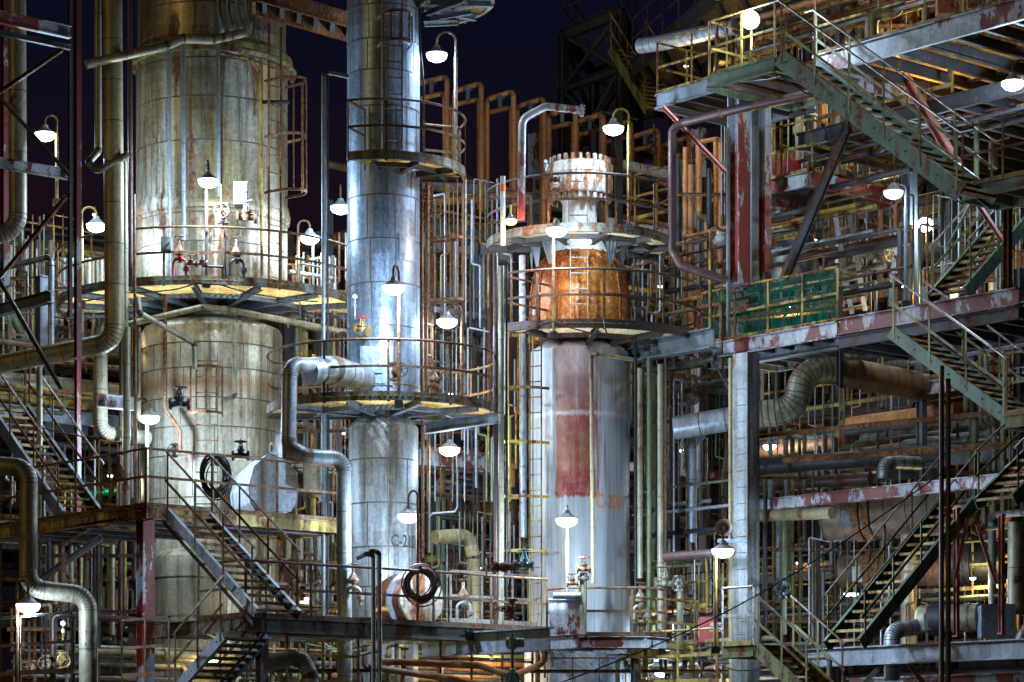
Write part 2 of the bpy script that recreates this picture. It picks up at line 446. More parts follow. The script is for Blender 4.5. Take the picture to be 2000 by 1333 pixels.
def stair(name, label, top, bot, off, m, rail=True, h=.95, sh=.24, risers=None, conduits=0, farside=True, rail_ext=(0, 0), cside=-1, cup=.09):
    """top/bot: world points of the near stringer centre line; off: horizontal vector to the far stringer"""
    top, bot, off = V(top), V(bot), V(off)
    root = thing(name, label, 'stairs', bot)
    dr = (bot - top).normalized()
    run = V((dr.x, dr.y, 0)).normalized()
    for k, s in ((0, 1), (1, -1)):
        mb = MB(); a, b = top + off * k, bot + off * k
        mb.channel(a, b, .07, sh, s * (1 if dr.cross(UP).dot(off) > 0 else -1))
        n = int((top - bot).length / .42)
        sd = off.normalized() * (-1 if k == 0 else 1)
        for i in range(n):
            q = a.lerp(b, (i + .5) / n)
            mb.rod(q, q + sd * .018, .016, 6)
        mb.build('stringer', m['stringer'], root)
    nr = risers or max(3, round((top.z - bot.z) / .215))
    w = off.length; od = off.normalized()
    for i in range(nr):
        u = (i + .5) / nr; c = top.lerp(bot, u) + off / 2
        mb = MB(); mb.box(c, w - .02, .25, .03, od, run)
        mb.box(c + run * .125 - UP * .012, w - .02, .012, .05, od, run)
        mb.build('tread', m['tread'], root)
    if rail:
        for k in ((0, 1) if farside else (0,)):
            o = off * k
            a = top + o + UP * h; b = bot + o + UP * h
            pts = [a, b]
            if rail_ext[0]: pts = [a - run * rail_ext[0]] + pts
            if rail_ext[1]: pts = pts + [b + run * rail_ext[1]]
            mb = MB(); mb.tube(pts, .021, 8); mb.build('top_rail', m['toprail'], root, True)
            mb = MB(); mb.bar(top + o + UP * h * .52, bot + o + UP * h * .52, .012, .05); mb.build('mid_rail', m['rail'], root)
            n = max(2, round((top - bot).length / 1.15))
            for i in range(n + 1):
                q = top.lerp(bot, (i + .1) / (n + .2)) + o
                mb = MB(); mb.bar(q - UP * .08, q + UP * h, .012, .045, run); mb.build('post', m['rail'], root)
    if conduits:
        mb = MB()
        for i in range(conduits):
            o = od * cside * .04 + UP * (cup - .032 * i)
            mb.rod(top + o, bot + o, .011, 6)
        mb.build('conduit', 'cable_black', root, True)
    return root
def hexs(c, r, k=0): return [V((c.x + r * cos(k + i * pi / 3), c.y + r * sin(k + i * pi / 3), c.z)) for i in range(6)]
# ------------------------------------------------------------------ camera, world, sun
cam = bpy.data.cameras.new('camera'); cam.lens = 90.0; cam.sensor_width = 36.0
cam.shift_y = (HY - 666.5) / 2000.0; cam.clip_end = 3000; cam.clip_start = .5
co = bpy.data.objects.new('camera', cam); co.location = (0, 0, CZ); co.rotation_euler = (pi / 2, 0, 0); col.objects.link(co); sc.camera = co
w = bpy.data.worlds.new('World'); sc.world = w; w.use_nodes = True
nt = w.node_tree; bg = nt.nodes['Background']
tc = nt.nodes.new('ShaderNodeTexCoord'); sp = nt.nodes.new('ShaderNodeSeparateXYZ'); nt.links.new(tc.outputs['Generated'], sp.inputs[0])
skyc = ramp(nt, sp.outputs['Z'], [(.0, (.004, .004, .007)), (.17, (.008, .004, .008)), (.215, (.011, .0055, .011)), (.27, (.0042, .0045, .014)), (.6, (.006, .010, .028)), (1.0, (.005, .010, .028))])
nt.links.new(skyc, bg.inputs[0]); bg.inputs[1].default_value = .75
sun = bpy.data.lights.new('fill_sun', 'SUN'); sun.energy = .30; sun.color = (1.0, .75, .28); sun.angle = radians(20)  # warm fill sun added at night in place of off-frame lamps
so = bpy.data.objects.new('fill_sun', sun); col.objects.link(so)
so.rotation_euler = V((.72, .68, -.26)).to_track_quat('-Z', 'Y').to_euler()
sc.view_settings.view_transform = 'Standard'; sc.view_settings.look = 'None'; sc.view_settings.exposure = 0
sc.render.engine = 'CYCLES'; cy = sc.cycles
cy.use_denoising = True; cy.max_bounces = 8; cy.diffuse_bounces = 3; cy.glossy_bounces = 3; cy.transmission_bounces = 3; cy.transparent_max_bounces = 24
cy.sample_clamp_indirect = 2.5; cy.sample_clamp_direct = 12; cy.use_light_tree = True; cy.caustics_reflective = False; cy.caustics_refractive = False
COOL = (.56, .76, 1.0); WARM = (1.0, .78, .42)
def light(parent, p, watts, colr=COOL, r=.1):
    l = bpy.data.lights.new('lamp_light', 'POINT'); l.energy = watts; l.color = colr; l.shadow_soft_size = r
    o = bpy.data.objects.new('lamp_light', l); col.objects.link(o); o.parent = parent; o.location = V(p) - ORG[parent.name_full]
    return o
def lamp(label, x, y, d, pole=None, hook=None, watts=120, s=1.0, colr=COOL, lens='lens_white', pmat='rail_yellow', stub=0.0, tilt=None, group=None, base=True, name='hook_lamp', dpole=None):
    """hooded high bay lamp hanging from a swan neck pole; (x, y) centre of the lens"""
    s *= .94; c = P(x, y, d)
    root = thing(name, label, 'lamp', P(pole[0], pole[1], dpole or d) if pole else c, group)
    ax = V(tilt).normalized() if tilt else UP
    mb = MB(); mb.lathe(c, [(.0, -.12 * s), (.08 * s, -.115 * s), (.16 * s, -.08 * s), (.205 * s, -.03 * s), (.215 * s, .03 * s), (.2 * s, .05 * s)], ax, 24); lb = mb
    mb = MB(); mb.lathe(c, [(.225 * s, .04 * s), (.225 * s, .055 * s), (.17 * s, .08 * s), (.13 * s, .12 * s), (.08 * s, .15 * s), (.06 * s, .22 * s), (.0, .23 * s)], ax, 24)
    for k in range(8):
        t = k * pi / 4; a, b = frame(ax); e = a * cos(t) + b * sin(t)
        mb.bar(c + e * .1 * s + ax * .08 * s, c + e * .1 * s + ax * .15 * s, .08 * s, .008 * s)
    ho = mb.build('hood', 'hood_grey', root, True); lb.build('lens', lens, ho, True)
    if pole:
        pp = P(pole[0], pole[1], dpole or d); top = c + ax * .22 * s
        zt = ZP(hook, d); xp = V((pp.x, pp.y, 0)); dxy = V((xp.x - c.x, xp.y - c.y, 0)); r = dxy.length / 2
        zc = zt - r; m_ = V(((pp.x + c.x) / 2, (pp.y + c.y) / 2, zc)); e = dxy.normalized() if r > .01 else V((1, 0, 0))
        pts = [top] + [m_ + (-e * cos(pi * k / 12) + UP * sin(pi * k / 12)) * r for k in range(13)] + [V((pp.x, pp.y, zc - .35))]
        mb = MB(); mb.tube(pts, .022, 8); mb.build('swan_neck', pmat, root, True)
        mb = MB(); mb.rod(V((pp.x, pp.y, zc - .3)), pp, .033, 8); po_ = mb.build('pole', pmat, root, True)
        if base:
            mb = MB(); mb.rod(pp - UP * .02, pp + UP * .12, .07, 10); mb.box(pp + V((.0, -.03, .04)), .16, .1, .12); mb.build('junction_box', 'steel_dark', po_)
    elif stub:
        mb = MB(); mb.rod(c + ax * .2 * s, c + ax * .2 * s + UP * stub, .02, 8); mb.build('hanger', pmat, root, True)
    if watts: light(root, c - ax * .25 * s, watts * (3.4 if colr is COOL else 2.0), colr)
    return root
# ------------------------------------------------------------------ materials
M('clad_olive', (.40, .38, .31), (.30, .235, .11), .42, .38, .5, .85, .35, dents=.02, sheet=.8, stain=(ZP(745, 52.5), .22))  # second tone: ochre stain plus the olive cast of yellow light
M('clad_tan', (.50, .48, .39), (.36, .31, .20), .30, .38, .45, .8, .3, dents=.012, off=1, sheet=.6, stain=(ZP(745, 52.5), .26))
M('clad_grey', (.34, .37, .39), (.22, .23, .22), .26, .4, .42, .75, .35, dents=.02, off=5, sheet=.7)
M('clad_blue', (.30, .38, .48), (.19, .25, .34), .16, .38, .42, .6, .35, dents=.02, off=8, sheet=.7)
M('clad_skirt', (.33, .29, .19), (.20, .18, .12), .22, .6, .2, .8, .5, dents=.02, off=12)
M('pipe_clad', (.38, .36, .26), (.24, .21, .13), .24, .45, .25, .55, .3, off=2)
M('pipe_grey', (.28, .31, .33), (.17, .195, .21), .22, .42, .3, .5, .3, off=31)
M('pipe_silver', (.42, .46, .52), (.26, .29, .34), .06, .4, .5, .35, .08, off=33)
M('clad_dimmed', (.15, .145, .12), (.08, .08, .06), .3, .45, .3, .6, .3, off=34)  # copy of pipe_clad with the dark of the background put into its colour
M('drum_brown', (.18, .105, .06), (.10, .065, .045), .3, .5, .2, .6, .3, off=36)
M('pipe_tan', (.44, .36, .2), (.26, .21, .11), .3, .5, .3, .6, .3, off=35)
M('pipe_dark', (.03, .034, .04), (.012, .014, .018), .3, .5, .3, .3, .3, off=37)
M('pipe_green', (.09, .13, .07), (.17, .18, .09), .3, .5, .1, .5, .3, off=39)
M('pipe_brown', (.55, .24, .08), (.34, .14, .045), .15, .6, .1, .5, .3, off=41)
M('pipe_purple', (.085, .038, .036), (.045, .024, .026), .35, .45, .2, .4, .3, off=43)
M('pipe_rustwhite', (.62, .63, .66), (.45, .46, .5), .35, .45, .1, .6, .3, peel=(.20, .03, .025), peelt=.54, off=45)
M('steel_grey', (.17, .20, .23), (.09, .11, .13), .28, .5, .15, .5, .3, off=51)
M('steel_light', (.34, .375, .43), (.20, .225, .265), .22, .5, .1, .45, .3, off=53)
M('steel_dark', (.055, .058, .062), (.03, .03, .034), .38, .55, .2, .4, .3, off=55)
M('steel_peel', (.50, .53, .58), (.38, .41, .46), .2, .5, .05, .4, .3, peel=(.17, .025, .02), peelt=.535, off=57)
M('steel_peel2', (.50, .53, .58), (.38, .41, .46), .15, .5, .05, .4, .3, peel=(.24, .022, .015), peelt=.49, off=97)
M('steel_red', (.22, .03, .025), (.12, .02, .02), .3, .5, .05, .4, .3, peel=(.42, .44, .46), peelt=.555, off=59)
M('steel_pink', (.55, .2, .16), (.36, .11, .09), .25, .55, .05, .4, .3, off=61)
M('rail_rust', (.20, .13, .07), (.10, .06, .035), .6, .6, .1, .4, .3, off=63)
M('rail_yellow', (.44, .33, .05), (.26, .17, .03), .55, .55, .05, .4, .3, off=65)
M('rail_dark', (.09, .06, .045), (.05, .035, .03), .45, .5, .2, .4, .3, off=67)
M('rail_bright', (.55, .50, .45), (.34, .28, .24), .3, .32, .6, .4, .3, off=68)
M('green_paint', (.11, .19, .13), (.09, .13, .07), .38, .5, .0, .45, .3, off=69)
M('green_yellow', (.26, .27, .08), (.15, .16, .05), .45, .55, .0, .45, .3, off=71)
M('tread_rust', (.44, .29, .09), (.26, .15, .05), .5, .6, .1, .4, .3, off=73)
M('rust_heavy', (.30, .15, .06), (.14, .06, .03), .7, .75, .1, .5, .5, off=75)
M('flange_rusty', (.46, .43, .39), (.33, .26, .2), .58, .55, .3, .5, .6, off=77)
M('galv', (.40, .42, .45), (.26, .28, .31), .06, .35, .5, .3, .1, off=79)
M('brass', (.52, .36, .14), (.34, .22, .08), .2, .4, .6, .4, .3, off=81)
M('pump_teal', (.16, .34, .38), (.1, .22, .26), .12, .4, .1, .4, .2, off=83)
M('hood_grey', (.40, .42, .42), (.3, .31, .31), .1, .45, .2, .3, .2, off=85)
M('red_paint', (.50, .035, .03), (.36, .025, .02), .08, .4, .0, .3, .2, off=87)
M('red_drum', (.32, .02, .03), (.22, .015, .02), .12, .45, .0, .3, .2, off=88)
M('salmon', (.50, .2, .16), (.4, .15, .12), .15, .5, .0, .3, .2, off=89)
M('concrete', (.16, .15, .13), (.09, .085, .075), .05, .85, .0, .3, .6, off=91)
M('clad_pale', (.60, .68, .78), (.48, .55, .66), .05, .45, .1, .4, .2, off=14)  # lighter cladding; light the manway cover lacks is put into its colour
M('white_panel', (.60, .60, .56), (.45, .45, .42), .12, .5, .1, .5, .3, off=93)
M('dome_orange', (.50, .19, .035), (.26, .065, .015), .02, .24, .4, .95, .06, peel=(.50, .24, .15), peelt=.64, off=95)
M('edge_green', (.20, .23, .19), (.13, .14, .11), .5, .55, .1, .5, .3, off=70)
M('seam', (.10, .075, .045), (.05, .04, .03), .4, .6, .1, .4, .2, off=99)
M_plain('cable_black', (.008, .008, .01), .35)
M_plain('hose_red', (.3, .02, .02), .4)
M_plain('paint_black', (.012, .012, .014), .6)
M_plain('paint_orange', (.40, .14, .04), .6)
M_plain('paint_white', (.8, .8, .78), .6)
M_plain('gauge_face', (.55, .62, .68), .2)
M_plain('horn_pink', (.55, .4, .36), .5)
M_plain('tape_orange', (.75, .13, .03), .5)
M_plain('lens_white', (.9, .9, .9), .3, 0, (.82, .91, 1.0), 22)
M_plain('lens_orange', (.9, .5, .2), .3, 0, (1.0, .33, .05), 12)
M_plain('lens_dim', (.8, .85, .85), .3, 0, (.8, .95, .85), 1.2)
M_plain('lens_off', (.55, .58, .55), .3)
for n in ('lens_white', 'lens_orange', 'lens_dim'):
    MATS[n].cycles.emission_sampling = 'NONE'
M_grate('grate_warm', (.85, .56, .15), (.58, .28, .06), .06, .5, .62)  # golden tone and translucency put warm light from above into the bars
M_grate('grate_pale', (.80, .70, .46), (.60, .45, .22), .06, .5, .62)
M_grate('grate_grey', (.36, .40, .44), (.22, .25, .28), .07, .36, .4)
M_grate('net_green', (.008, .13, .085), (.004, .07, .05), .035, .30, .5, .82)
def tower_mat(name):
    """C-2001 shell: grey streaked cladding with faded red primer on its upper two thirds"""
    m = bpy.data.materials.new(name); nt, out, N = nodes(m)
    pos = N('ShaderNodeNewGeometry').outputs['Position']
    sx = N('ShaderNodeSeparateXYZ'); nt.links.new(pos, sx.inputs[0])
    st = noise(nt, pos, 9.0, 4, .65, 1, .045, 3); st2 = noise(nt, pos, 26.0, 3, .7, 1, .03, 13)
    lo = noise(nt, pos, 1.6, 4, .6, 1, .5, 7); fi = noise(nt, pos, 9, 5, .7, 1, .7, 17)
    grey = mix(nt, ramp(nt, st, [(.38, 0.0), (.62, 1.0)]), (.29, .30, .31), (.16, .165, .16))
    grey = mix(nt, ramp(nt, st2, [(.3, 0.0), (.7, 1.0)]), grey, (.33, .345, .36))
    red = mix(nt, ramp(nt, fi, [(.35, 0.0), (.65, 1.0)]), (.26, .022, .014), (.15, .018, .012))
    # red coat: below the belt line solid, above it thin streaks; ends ragged at the bottom
    cx = XP(1125, 51)
    wx = mathn(nt, 'SUBTRACT', mathn(nt, 'ABSOLUTE', mathn(nt, 'SUBTRACT', sx.outputs['X'], cx)), mathn(nt, 'MULTIPLY', mathn(nt, 'SUBTRACT', st, .5), 1.2))
    inx = ramp(nt, wx, [(.34, 1.0), (.5, 0.0)])
    zb, zt = ZP(972, 51), ZP(700, 51)
    zz = mathn(nt, 'ADD', mathn(nt, 'DIVIDE', mathn(nt, 'SUBTRACT', sx.outputs['Z'], zb), zt - zb), mathn(nt, 'MULTIPLY', mathn(nt, 'SUBTRACT', st, .5), .10))
    inz = ramp(nt, zz, [(.0, 0.0), (.015, 1.0), (.55, .95), (.98, .4)])
    k = mathn(nt, 'MULTIPLY', mathn(nt, 'MULTIPLY', inx, inz), ramp(nt, st, [(.33, .6), (.45, 1.0)]))
    k = mathn(nt, 'MULTIPLY', k, ramp(nt, fi, [(.34, .7), (.5, 1.0)]))
    base = mix(nt, k, grey, red)
    ol = mathn(nt, 'MULTIPLY', ramp(nt, lo, [(.5, 0.0), (.68, .5)]), ramp(nt, st, [(.45, 0.0), (.55, 1.0)]))
    base = mix(nt, ol, base, (.22, .15, .06))
    dz = ramp(nt, mathn(nt, 'ABSOLUTE', mathn(nt, 'SUBTRACT', sx.outputs['Z'], mathn(nt, 'ADD', ZP(806, 51), mathn(nt, 'MULTIPLY', mathn(nt, 'SUBTRACT', fi, .5), .18)))), [(.02, 1.0), (.07, 0.0)])
    base = mix(nt, mathn(nt, 'MULTIPLY', dz, .55), base, (.5, .47, .44))
    b = N('ShaderNodeBsdfPrincipled'); nt.links.new(base, b.inputs['Base Color']); b.inputs['Metallic'].default_value = .25
    nt.links.new(ramp(nt, st, [(.3, .35), (.7, .6)]), b.inputs['Roughness'])
    bp = N('ShaderNodeBump'); bp.inputs['Strength'].default_value = .4; bp.inputs['Distance'].default_value = 1
    nt.links.new(mathn(nt, 'MULTIPLY', mathn(nt, 'ADD', fi, st2), .006), bp.inputs['Height']); nt.links.new(bp.outputs[0], b.inputs['Normal'])
    nt.links.new(b.outputs[0], out.inputs[0]); MATS[name] = m
tower_mat('tower_streaked')
PL = dict(grate='grate_warm', edge='edge_green', rail='rail_rust', post='rail_rust', brk='steel_grey')
ST_GREEN = dict(stringer='green_paint', tread='tread_rust', rail='green_yellow', toprail='rail_bright')
ST_RUST = dict(stringer='steel_grey', tread='tread_rust', rail='rail_rust', toprail='rail_bright')
# ------------------------------------------------------------------ setting
mb = MB(); mb.poly([V((-900, -60, 0)), V((900, -60, 0)), V((900, 1500, 0)), V((-900, 1500, 0))])
tag(mb.build('ground', 'concrete'), 'dark concrete yard under the refinery', kind='structure')

def shell(parent, cx, d, prof, mat, bands=(), seams=0, name='shell', n=72, bandk=.006, seam_a0=-170, seam_a1=-10, bh=.022):
    """prof: (y, r px) bottom to top; bands: rows of hoop seams"""
    mb = MB(); c = V((XP(cx, d), d, 0))
    pr = [(px(r, d), ZP(y, d)) for y, r in prof]
    mb.lathe(c, pr, UP, n)
    def rad(z):
        for (r0, z0), (r1, z1) in zip(pr, pr[1:]):
            if z0 <= z <= z1: return r0 + (r1 - r0) * (z - z0) / max(z1 - z0, 1e-6)
        return pr[-1][0]
    random.seed(int(cx))
    mb.cur = 1
    zs = sorted(ZP(y, d) for y in bands)
    for z in zs:
        r = rad(z); mb.lathe(c + UP * z, [(r - .01, -bh / 2), (r + bandk, -bh / 2), (r + bandk, bh / 2), (r - .01, bh / 2)], UP, n, 0, 2 * pi, False, False)
    for z0, z1 in zip(zs, zs[1:]):
        a = seam_a0 + random.uniform(0, 20)
        while seams and a < seam_a1:
            t = radians(a); r = rad((z0 + z1) / 2) ; e = V((cos(t), sin(t), 0))
            mb.bar(c + e * rad(z0 + .03) + UP * (z0 + .02), c + e * rad(z1 - .03) + UP * (z1 - .02), .016, .006, e)
            a += seams + random.uniform(-3, 3)
    return mb.build(name, [mat, 'seam'], parent, True)

# ---- big left column
dT1, cT1 = 54.0, 414
T1 = thing('distillation_column', 'widest olive and grey clad column, stepped rings, standing at the left of the plant', 'distillation column', V((XP(cT1, dT1), dT1, 0)))
shell(T1, cT1, dT1, [(1560, 137), (656, 137), (647, 132), (640, 116), (634, 88), (629, 60), (622, 50), (598, 50)], 'clad_tan', (1150, 1060, 985, 905, 850, 795, 738, 690), 26, 'lower_shell')
shell(T1, cT1, dT1, [(604, 0), (604, 147), (438, 147), (436, 152), (425, 153), (410, 150), (402, 147), (150, 147), (140, 150)], 'clad_olive', (500, 445, 308, 225, 152), 30, 'middle_shell')
shell(T1, cT1, dT1, [(140, 157), (120, 157), (112, 150), (108, 146)], 'green_yellow', (), 0, 'support_ring')
shell(T1, cT1, dT1, [(110, 144), (-140, 144)], 'clad_olive', (45, -50), 40, 'upper_shell')
# manway with octagonal cover
def oct_cover(parent, c, nrm, r, dep, mat, mat2, name='manway_cover'):
    a, b = frame(nrm); nrm = V(nrm).normalized()
    pts = [c + (a * cos(pi / 8 + k * pi / 4) + b * sin(pi / 8 + k * pi / 4)) * r for k in range(8)]
    mb = MB(); mb.prism([p - nrm * dep for p in pts], nrm * dep)
    for k in (-.33, .33):
        q = c + b * k * r * 1.9; hh = r * (1 - abs(k) * .45)
        mb.bar(q - a * hh * .9, q + a * hh * .9, .02, .02, nrm)
    mb.bar(c - b * r * .9, c + b * r * .9, .02, .02, nrm)
    o = mb.build(name, mat, parent); parent = o
    mb = MB()
    for i in range(8): mb.rod(pts[i] + nrm * .01, pts[(i + 1) % 8] + nrm * .01, .018, 6)
    mb.build('rim', mat2, parent, True)
c = P(530, 940, 51.6)
fp = [P(x, y, 50.9 + (582 - x) * -.002) for x, y in ((526, 886), (556, 898), (576, 922), (583, 950), (579, 982), (568, 999), (502, 1001), (490, 982), (486, 952), (497, 912))]
mb = MB(); mb.prism(fp, V((-.55, 1.6, 0)))
cv = mb.build('manway_cover', 'clad_pale', T1)
mb = MB()
for i in range(len(fp)): mb.rod(fp[i], fp[(i + 1) % len(fp)], .013, 6)
for (xa, ya, xb, yb) in ((490, 930, 580, 930), (488, 962, 583, 962), (538, 890, 538, 1000)): mb.bar(P(xa, ya, 50.86), P(xb, yb, 50.86), .012, .012)
mb.build('rim', 'pipe_silver', cv, True)

# ---- middle column
dT2, cT2 = 50.0, 749
T2 = thing('distillation_column', 'slim tall blue grey clad column in the middle, numbered C-210 near its foot', 'distillation column', V((XP(cT2, dT2), dT2, 0)))
shell(T2, cT2, dT2, [(1560, 68), (838, 68), (830, 63), (822, 54), (812, 50), (800, 50)], 'clad_grey', (1210, 1150, 1073, 988, 903), 36, 'lower_shell')
shell(T2, cT2, dT2, [(808, 0), (808, 71), (-160, 71)], 'clad_blue', (760, 647, 564, 479, 395, 310, 223, 153, 93, 27, -50), 42, 'upper_shell')
mb = MB(); cc = V((XP(cT2, dT2), dT2, 0))
for (a0, a1, y0, y1, r) in ((-62, -28, 470, 520, .735), (-118, -84, 625, 675, .735), (-60, -35, 55, 100, .735)):
    mb = MB(); mb.lathe(cc, [(.71, ZP(y1, dT2)), (r, ZP(y1, dT2)), (r, ZP(y0, dT2)), (.71, ZP(y0, dT2))], UP, 10, radians(a0), radians(a1), False, False); mb.build('patch_panel', 'clad_blue', T2, True)
mb = MB(); c = P(735, 715, 49.3); mb.box(c, .62, .08, .75); mb.box(c + V((-.02, -.05, -.12)), .38, .04, .45); nbx = mb.build('nozzle_box', 'clad_blue', T2)
mb = MB(); c = P(729, 738, 49.2)
for y in (0, 1): mb.box(c + UP * (.1 - y * .28), .34, .02, .02)
mb.build('box_handle', 'galv', nbx)
# manway drum near the foot
mb = MB(); mc = P(820, 1172, 48.9); ax = V((.56, -.82, 0))
mb.lathe(mc - ax.normalized() * 1.0, [(.54, 0), (.54, .7), (.47, .72), (.47, 1.0)], ax, 40); mb.build('manway_neck', 'dome_orange', T2, True)
mb = MB(); mb.lathe(mc, [(.47, 0), (.49, .0), (.49, .08), (.44, .1), (.0, .12)], ax, 40); mc_ = mb.build('manway_cover', 'flange_rusty', T2, True)
mb = MB(); mb.lathe(mc - ax.normalized() * .32, [(.5, 0), (.58, 0), (.58, .06), (.5, .06)], ax, 40); mb.build('rim', 'galv', mc_, True)

# ---- C-2001 column with the rusty orange head
dT3, cT3 = 52.0, 1132
T3 = thing('distillation_column', 'rust streaked column lettered C-2001 with a rusty orange domed head', 'distillation column', V((XP(cT3, dT3), dT3, 0)))
shell(T3, cT3, dT3, [(1560, 108), (1262, 108), (1244, 98)], 'steel_light', (1400, 1290), 30, 'skirt')
shell(T3, cT3, dT3, [(1244, 98), (694, 98), (686, 92), (678, 78), (670, 70)], 'tower_streaked', (), 0, 'shell')
mb = MB(); c0 = V((XP(cT3, dT3), dT3, ZP(632, dT3))); R3 = px(98, dT3); hz = ZP(482, dT3) - ZP(632, dT3)
pr = [(0, -.42), (R3 * .98, -.42), (R3, 0)] + [(R3 * (1 - u ** 3.4) ** .46, hz * u) for u in (.3, .4, .5, .6, .68, .75, .81, .86, .9, .94, .97, .985)]
mb.lathe(c0, pr, UP, 64)
for a in range(-170, 20, 26):
    e = V((cos(radians(a)), sin(radians(a)), 0)); path = [c0 + e * (r + .004) + UP * h for r, h in pr]
    mb.sweep(path, [(-.006, -.02), (-.006, .02), (.006, .02), (.006, -.02)], True, e)
mb.lathe(c0, [(R3, hz * .3), (R3 + .015, hz * .3), (R3 + .015, hz * .33), (R3, hz * .33)], UP, 64, 0, 2 * pi, False, False)
mb.build('domed_head', 'dome_orange', T3, True)
cN = V((XP(1132, dT3), dT3, 0))
mb = MB(); mb.lathe(cN, [(px(58, 52), ZP(500, 52)), (px(48, 52), ZP(480, 52)), (px(38, 52), ZP(462, 52)), (px(34, 52), ZP(440, 52)), (px(33, 52), ZP(400, 52)), (px(44, 52), ZP(384, 52))], UP, 40); mb.build('neck', 'white_panel', T3, True)
mb = MB(); mb.lathe(cN, [(px(62, 52), ZP(386, 52)), (px(65, 52), ZP(382, 52)), (px(65, 52), ZP(352, 52)), (px(63, 52), ZP(350, 52)), (px(63, 52), ZP(347, 52)), (px(65, 52), ZP(345, 52)), (px(65, 52), ZP(326, 52)), (px(60, 52), ZP(323, 52))], UP, 48)
for k in range(24):
    t = 2 * pi * k / 24; e = V((cos(t), sin(t), 0)) * px(56, 52)
    p = cN + e; mb.lathe(p, [(.045, ZP(326, 52)), (.045, ZP(312, 52)), (.03, ZP(311, 52))], UP, 6)
    mb.lathe(p, [(.02, ZP(398, 52)), (.045, ZP(397, 52)), (.045, ZP(386, 52))], UP, 6)
mb.lathe(cN, [(px(46, 52), ZP(324, 52)), (px(44, 52), ZP(318, 52)), (.0, ZP(314, 52))], UP, 32)
mb.build('bolted_flange', 'flange_rusty', T3, True)
# corrugated gusset wings between dome and platform
for a in (-172, -152, -128, -52, -30, -8):
    e = V((cos(radians(a)), sin(radians(a)), 0)); s_ = e.cross(UP)
    mb = MB(); zt, zb = ZP(474, 52), ZP(530, 52)
    r0 = px(70, 52)
    top = cN + e * (R3 * .98) + UP * zt; bot = cN + e * (R3 * .96) + UP * zb
    for k in range(7):
        u0, u1 = (k - 3.5) / 7, (k - 2.5) / 7
        mb.add([top + s_ * u0 * .46 + e * (.02 * (k % 2)), top + s_ * u1 * .46 + e * (.02 * ((k + 1) % 2)), bot + s_ * u1 * .1, bot + s_ * u0 * .1], [(0, 1, 2, 3)])
    mb.build('gusset', 'steel_grey', T3)

# ---- lettering
def text_mesh(parent, body, size, place, mat, name='lettering', spacing=1.0):
    cu = bpy.data.curves.new('t', 'FONT'); cu.body = body; cu.size = size; cu.align_x = 'LEFT'; cu.space_character = spacing; cu.offset = size * .02
    to = bpy.data.objects.new('t', cu); col.objects.link(to)
    dg = bpy.context.evaluated_depsgraph_get(); me = to.evaluated_get(dg).to_mesh()
    import bmesh
    bm = bmesh.new(); bm.from_mesh(me)
    for i in range(30):
        xs = [v.co.x for v in bm.verts]; 
        if not xs: break
        x = min(xs) + (max(xs) - min(xs)) * (i + .5) / 30
        bmesh.ops.bisect_plane(bm, geom=bm.verts[:] + bm.edges[:] + bm.faces[:], plane_co=(x, 0, 0), plane_no=(1, 0, 0))
    mb = MB(); mb.add([place(v.co.x, v.co.y) for v in bm.verts], [tuple(v.index for v in f.verts) for f in bm.faces])
    bm.free(); to.evaluated_get(dg).to_mesh_clear(); bpy.data.objects.remove(to); bpy.data.curves.remove(cu)
    return mb.build(name, mat, parent)
def on_cyl(cx, d, r, xstart, ybase, xs=.8):
    """wrap text round a vertical cylinder, first letter at photo column xstart"""
    cX = XP(cx, d)
    def ang(xp):
        best = min(((abs(1000 + F * (cX + r * cos(t)) / (d + r * sin(t)) - xp), t) for t in [-pi + pi * k / 2000 for k in range(2000)]))
        return best[1]
    t0 = ang(xstart); z0 = ZP(ybase, d - r * abs(sin(t0)))
    return lambda u, v: V((cX + (r + .006) * cos(t0 + u * xs / r), d + (r + .006) * sin(t0 + u * xs / r), z0 + v))
text_mesh(T1, 'C-2', .34, on_cyl(cT1, dT1, px(137, dT1), 524, 886, .8), 'gauge_face')
text_mesh(T2, 'C-2101', .33, on_cyl(cT2, dT2, px(68, dT2), 763, 1067, .72), 'paint_black')
text_mesh(T3, 'C-2001', .39, on_cyl(cT3, dT3, px(98, dT3), 1163, 991, .66), 'paint_orange')
# ------------------------------------------------------------------ tower platforms
PLB = dict(PL, rail='rail_rust')
PLP = dict(PL, grate='grate_pale')
ring_platform('ring_platform', 'wide round platform with rusty railing encircling the widest olive column', cT1, dT1, 603, .5, 3.24, -200, 20, PLB, 9, 1.15, brace=False)
ring_platform('ring_platform', 'small curved balcony high on the slim middle column', cT2, dT2, 340, .74, 1.62, -112, 22, dict(PL, brk='steel_dark'), 4, .8, n=30, brace=False)
ring_platform('ring_platform', 'round platform below mid height on the slim middle column, above the curved pipe elbow', cT2, dT2, 805, .3, 2.28, -196, 58, dict(PL, brk='steel_grey'), 7, 1.2, brace=False)
ring_platform('ring_platform', 'round platform under the bolted flange of the rusty domed column', cT3, dT3, 481, .9, 1.9, -190, 40, dict(PL, rail='rail_dark', grate='grate_pale', brk='steel_dark'), 7, 1.2, brace=False)
ring_platform('ring_platform', 'round platform at the foot of the rusty orange dome', cT3, dT3, 672, .66, 2.5, -132, 32, dict(PL, rail='rail_dark', edge='rail_dark', grate='grate_pale', brk='steel_dark'), 5, 1.3, brace=False)
ring_platform('ring_platform', 'grating balcony at the very top of the picture beside the slim middle column', cT2 + 20, dT2 + .5, -6, .74, 2.0, -70, 50, dict(PL, brk='steel_grey'), 4, 1.2, n=30)
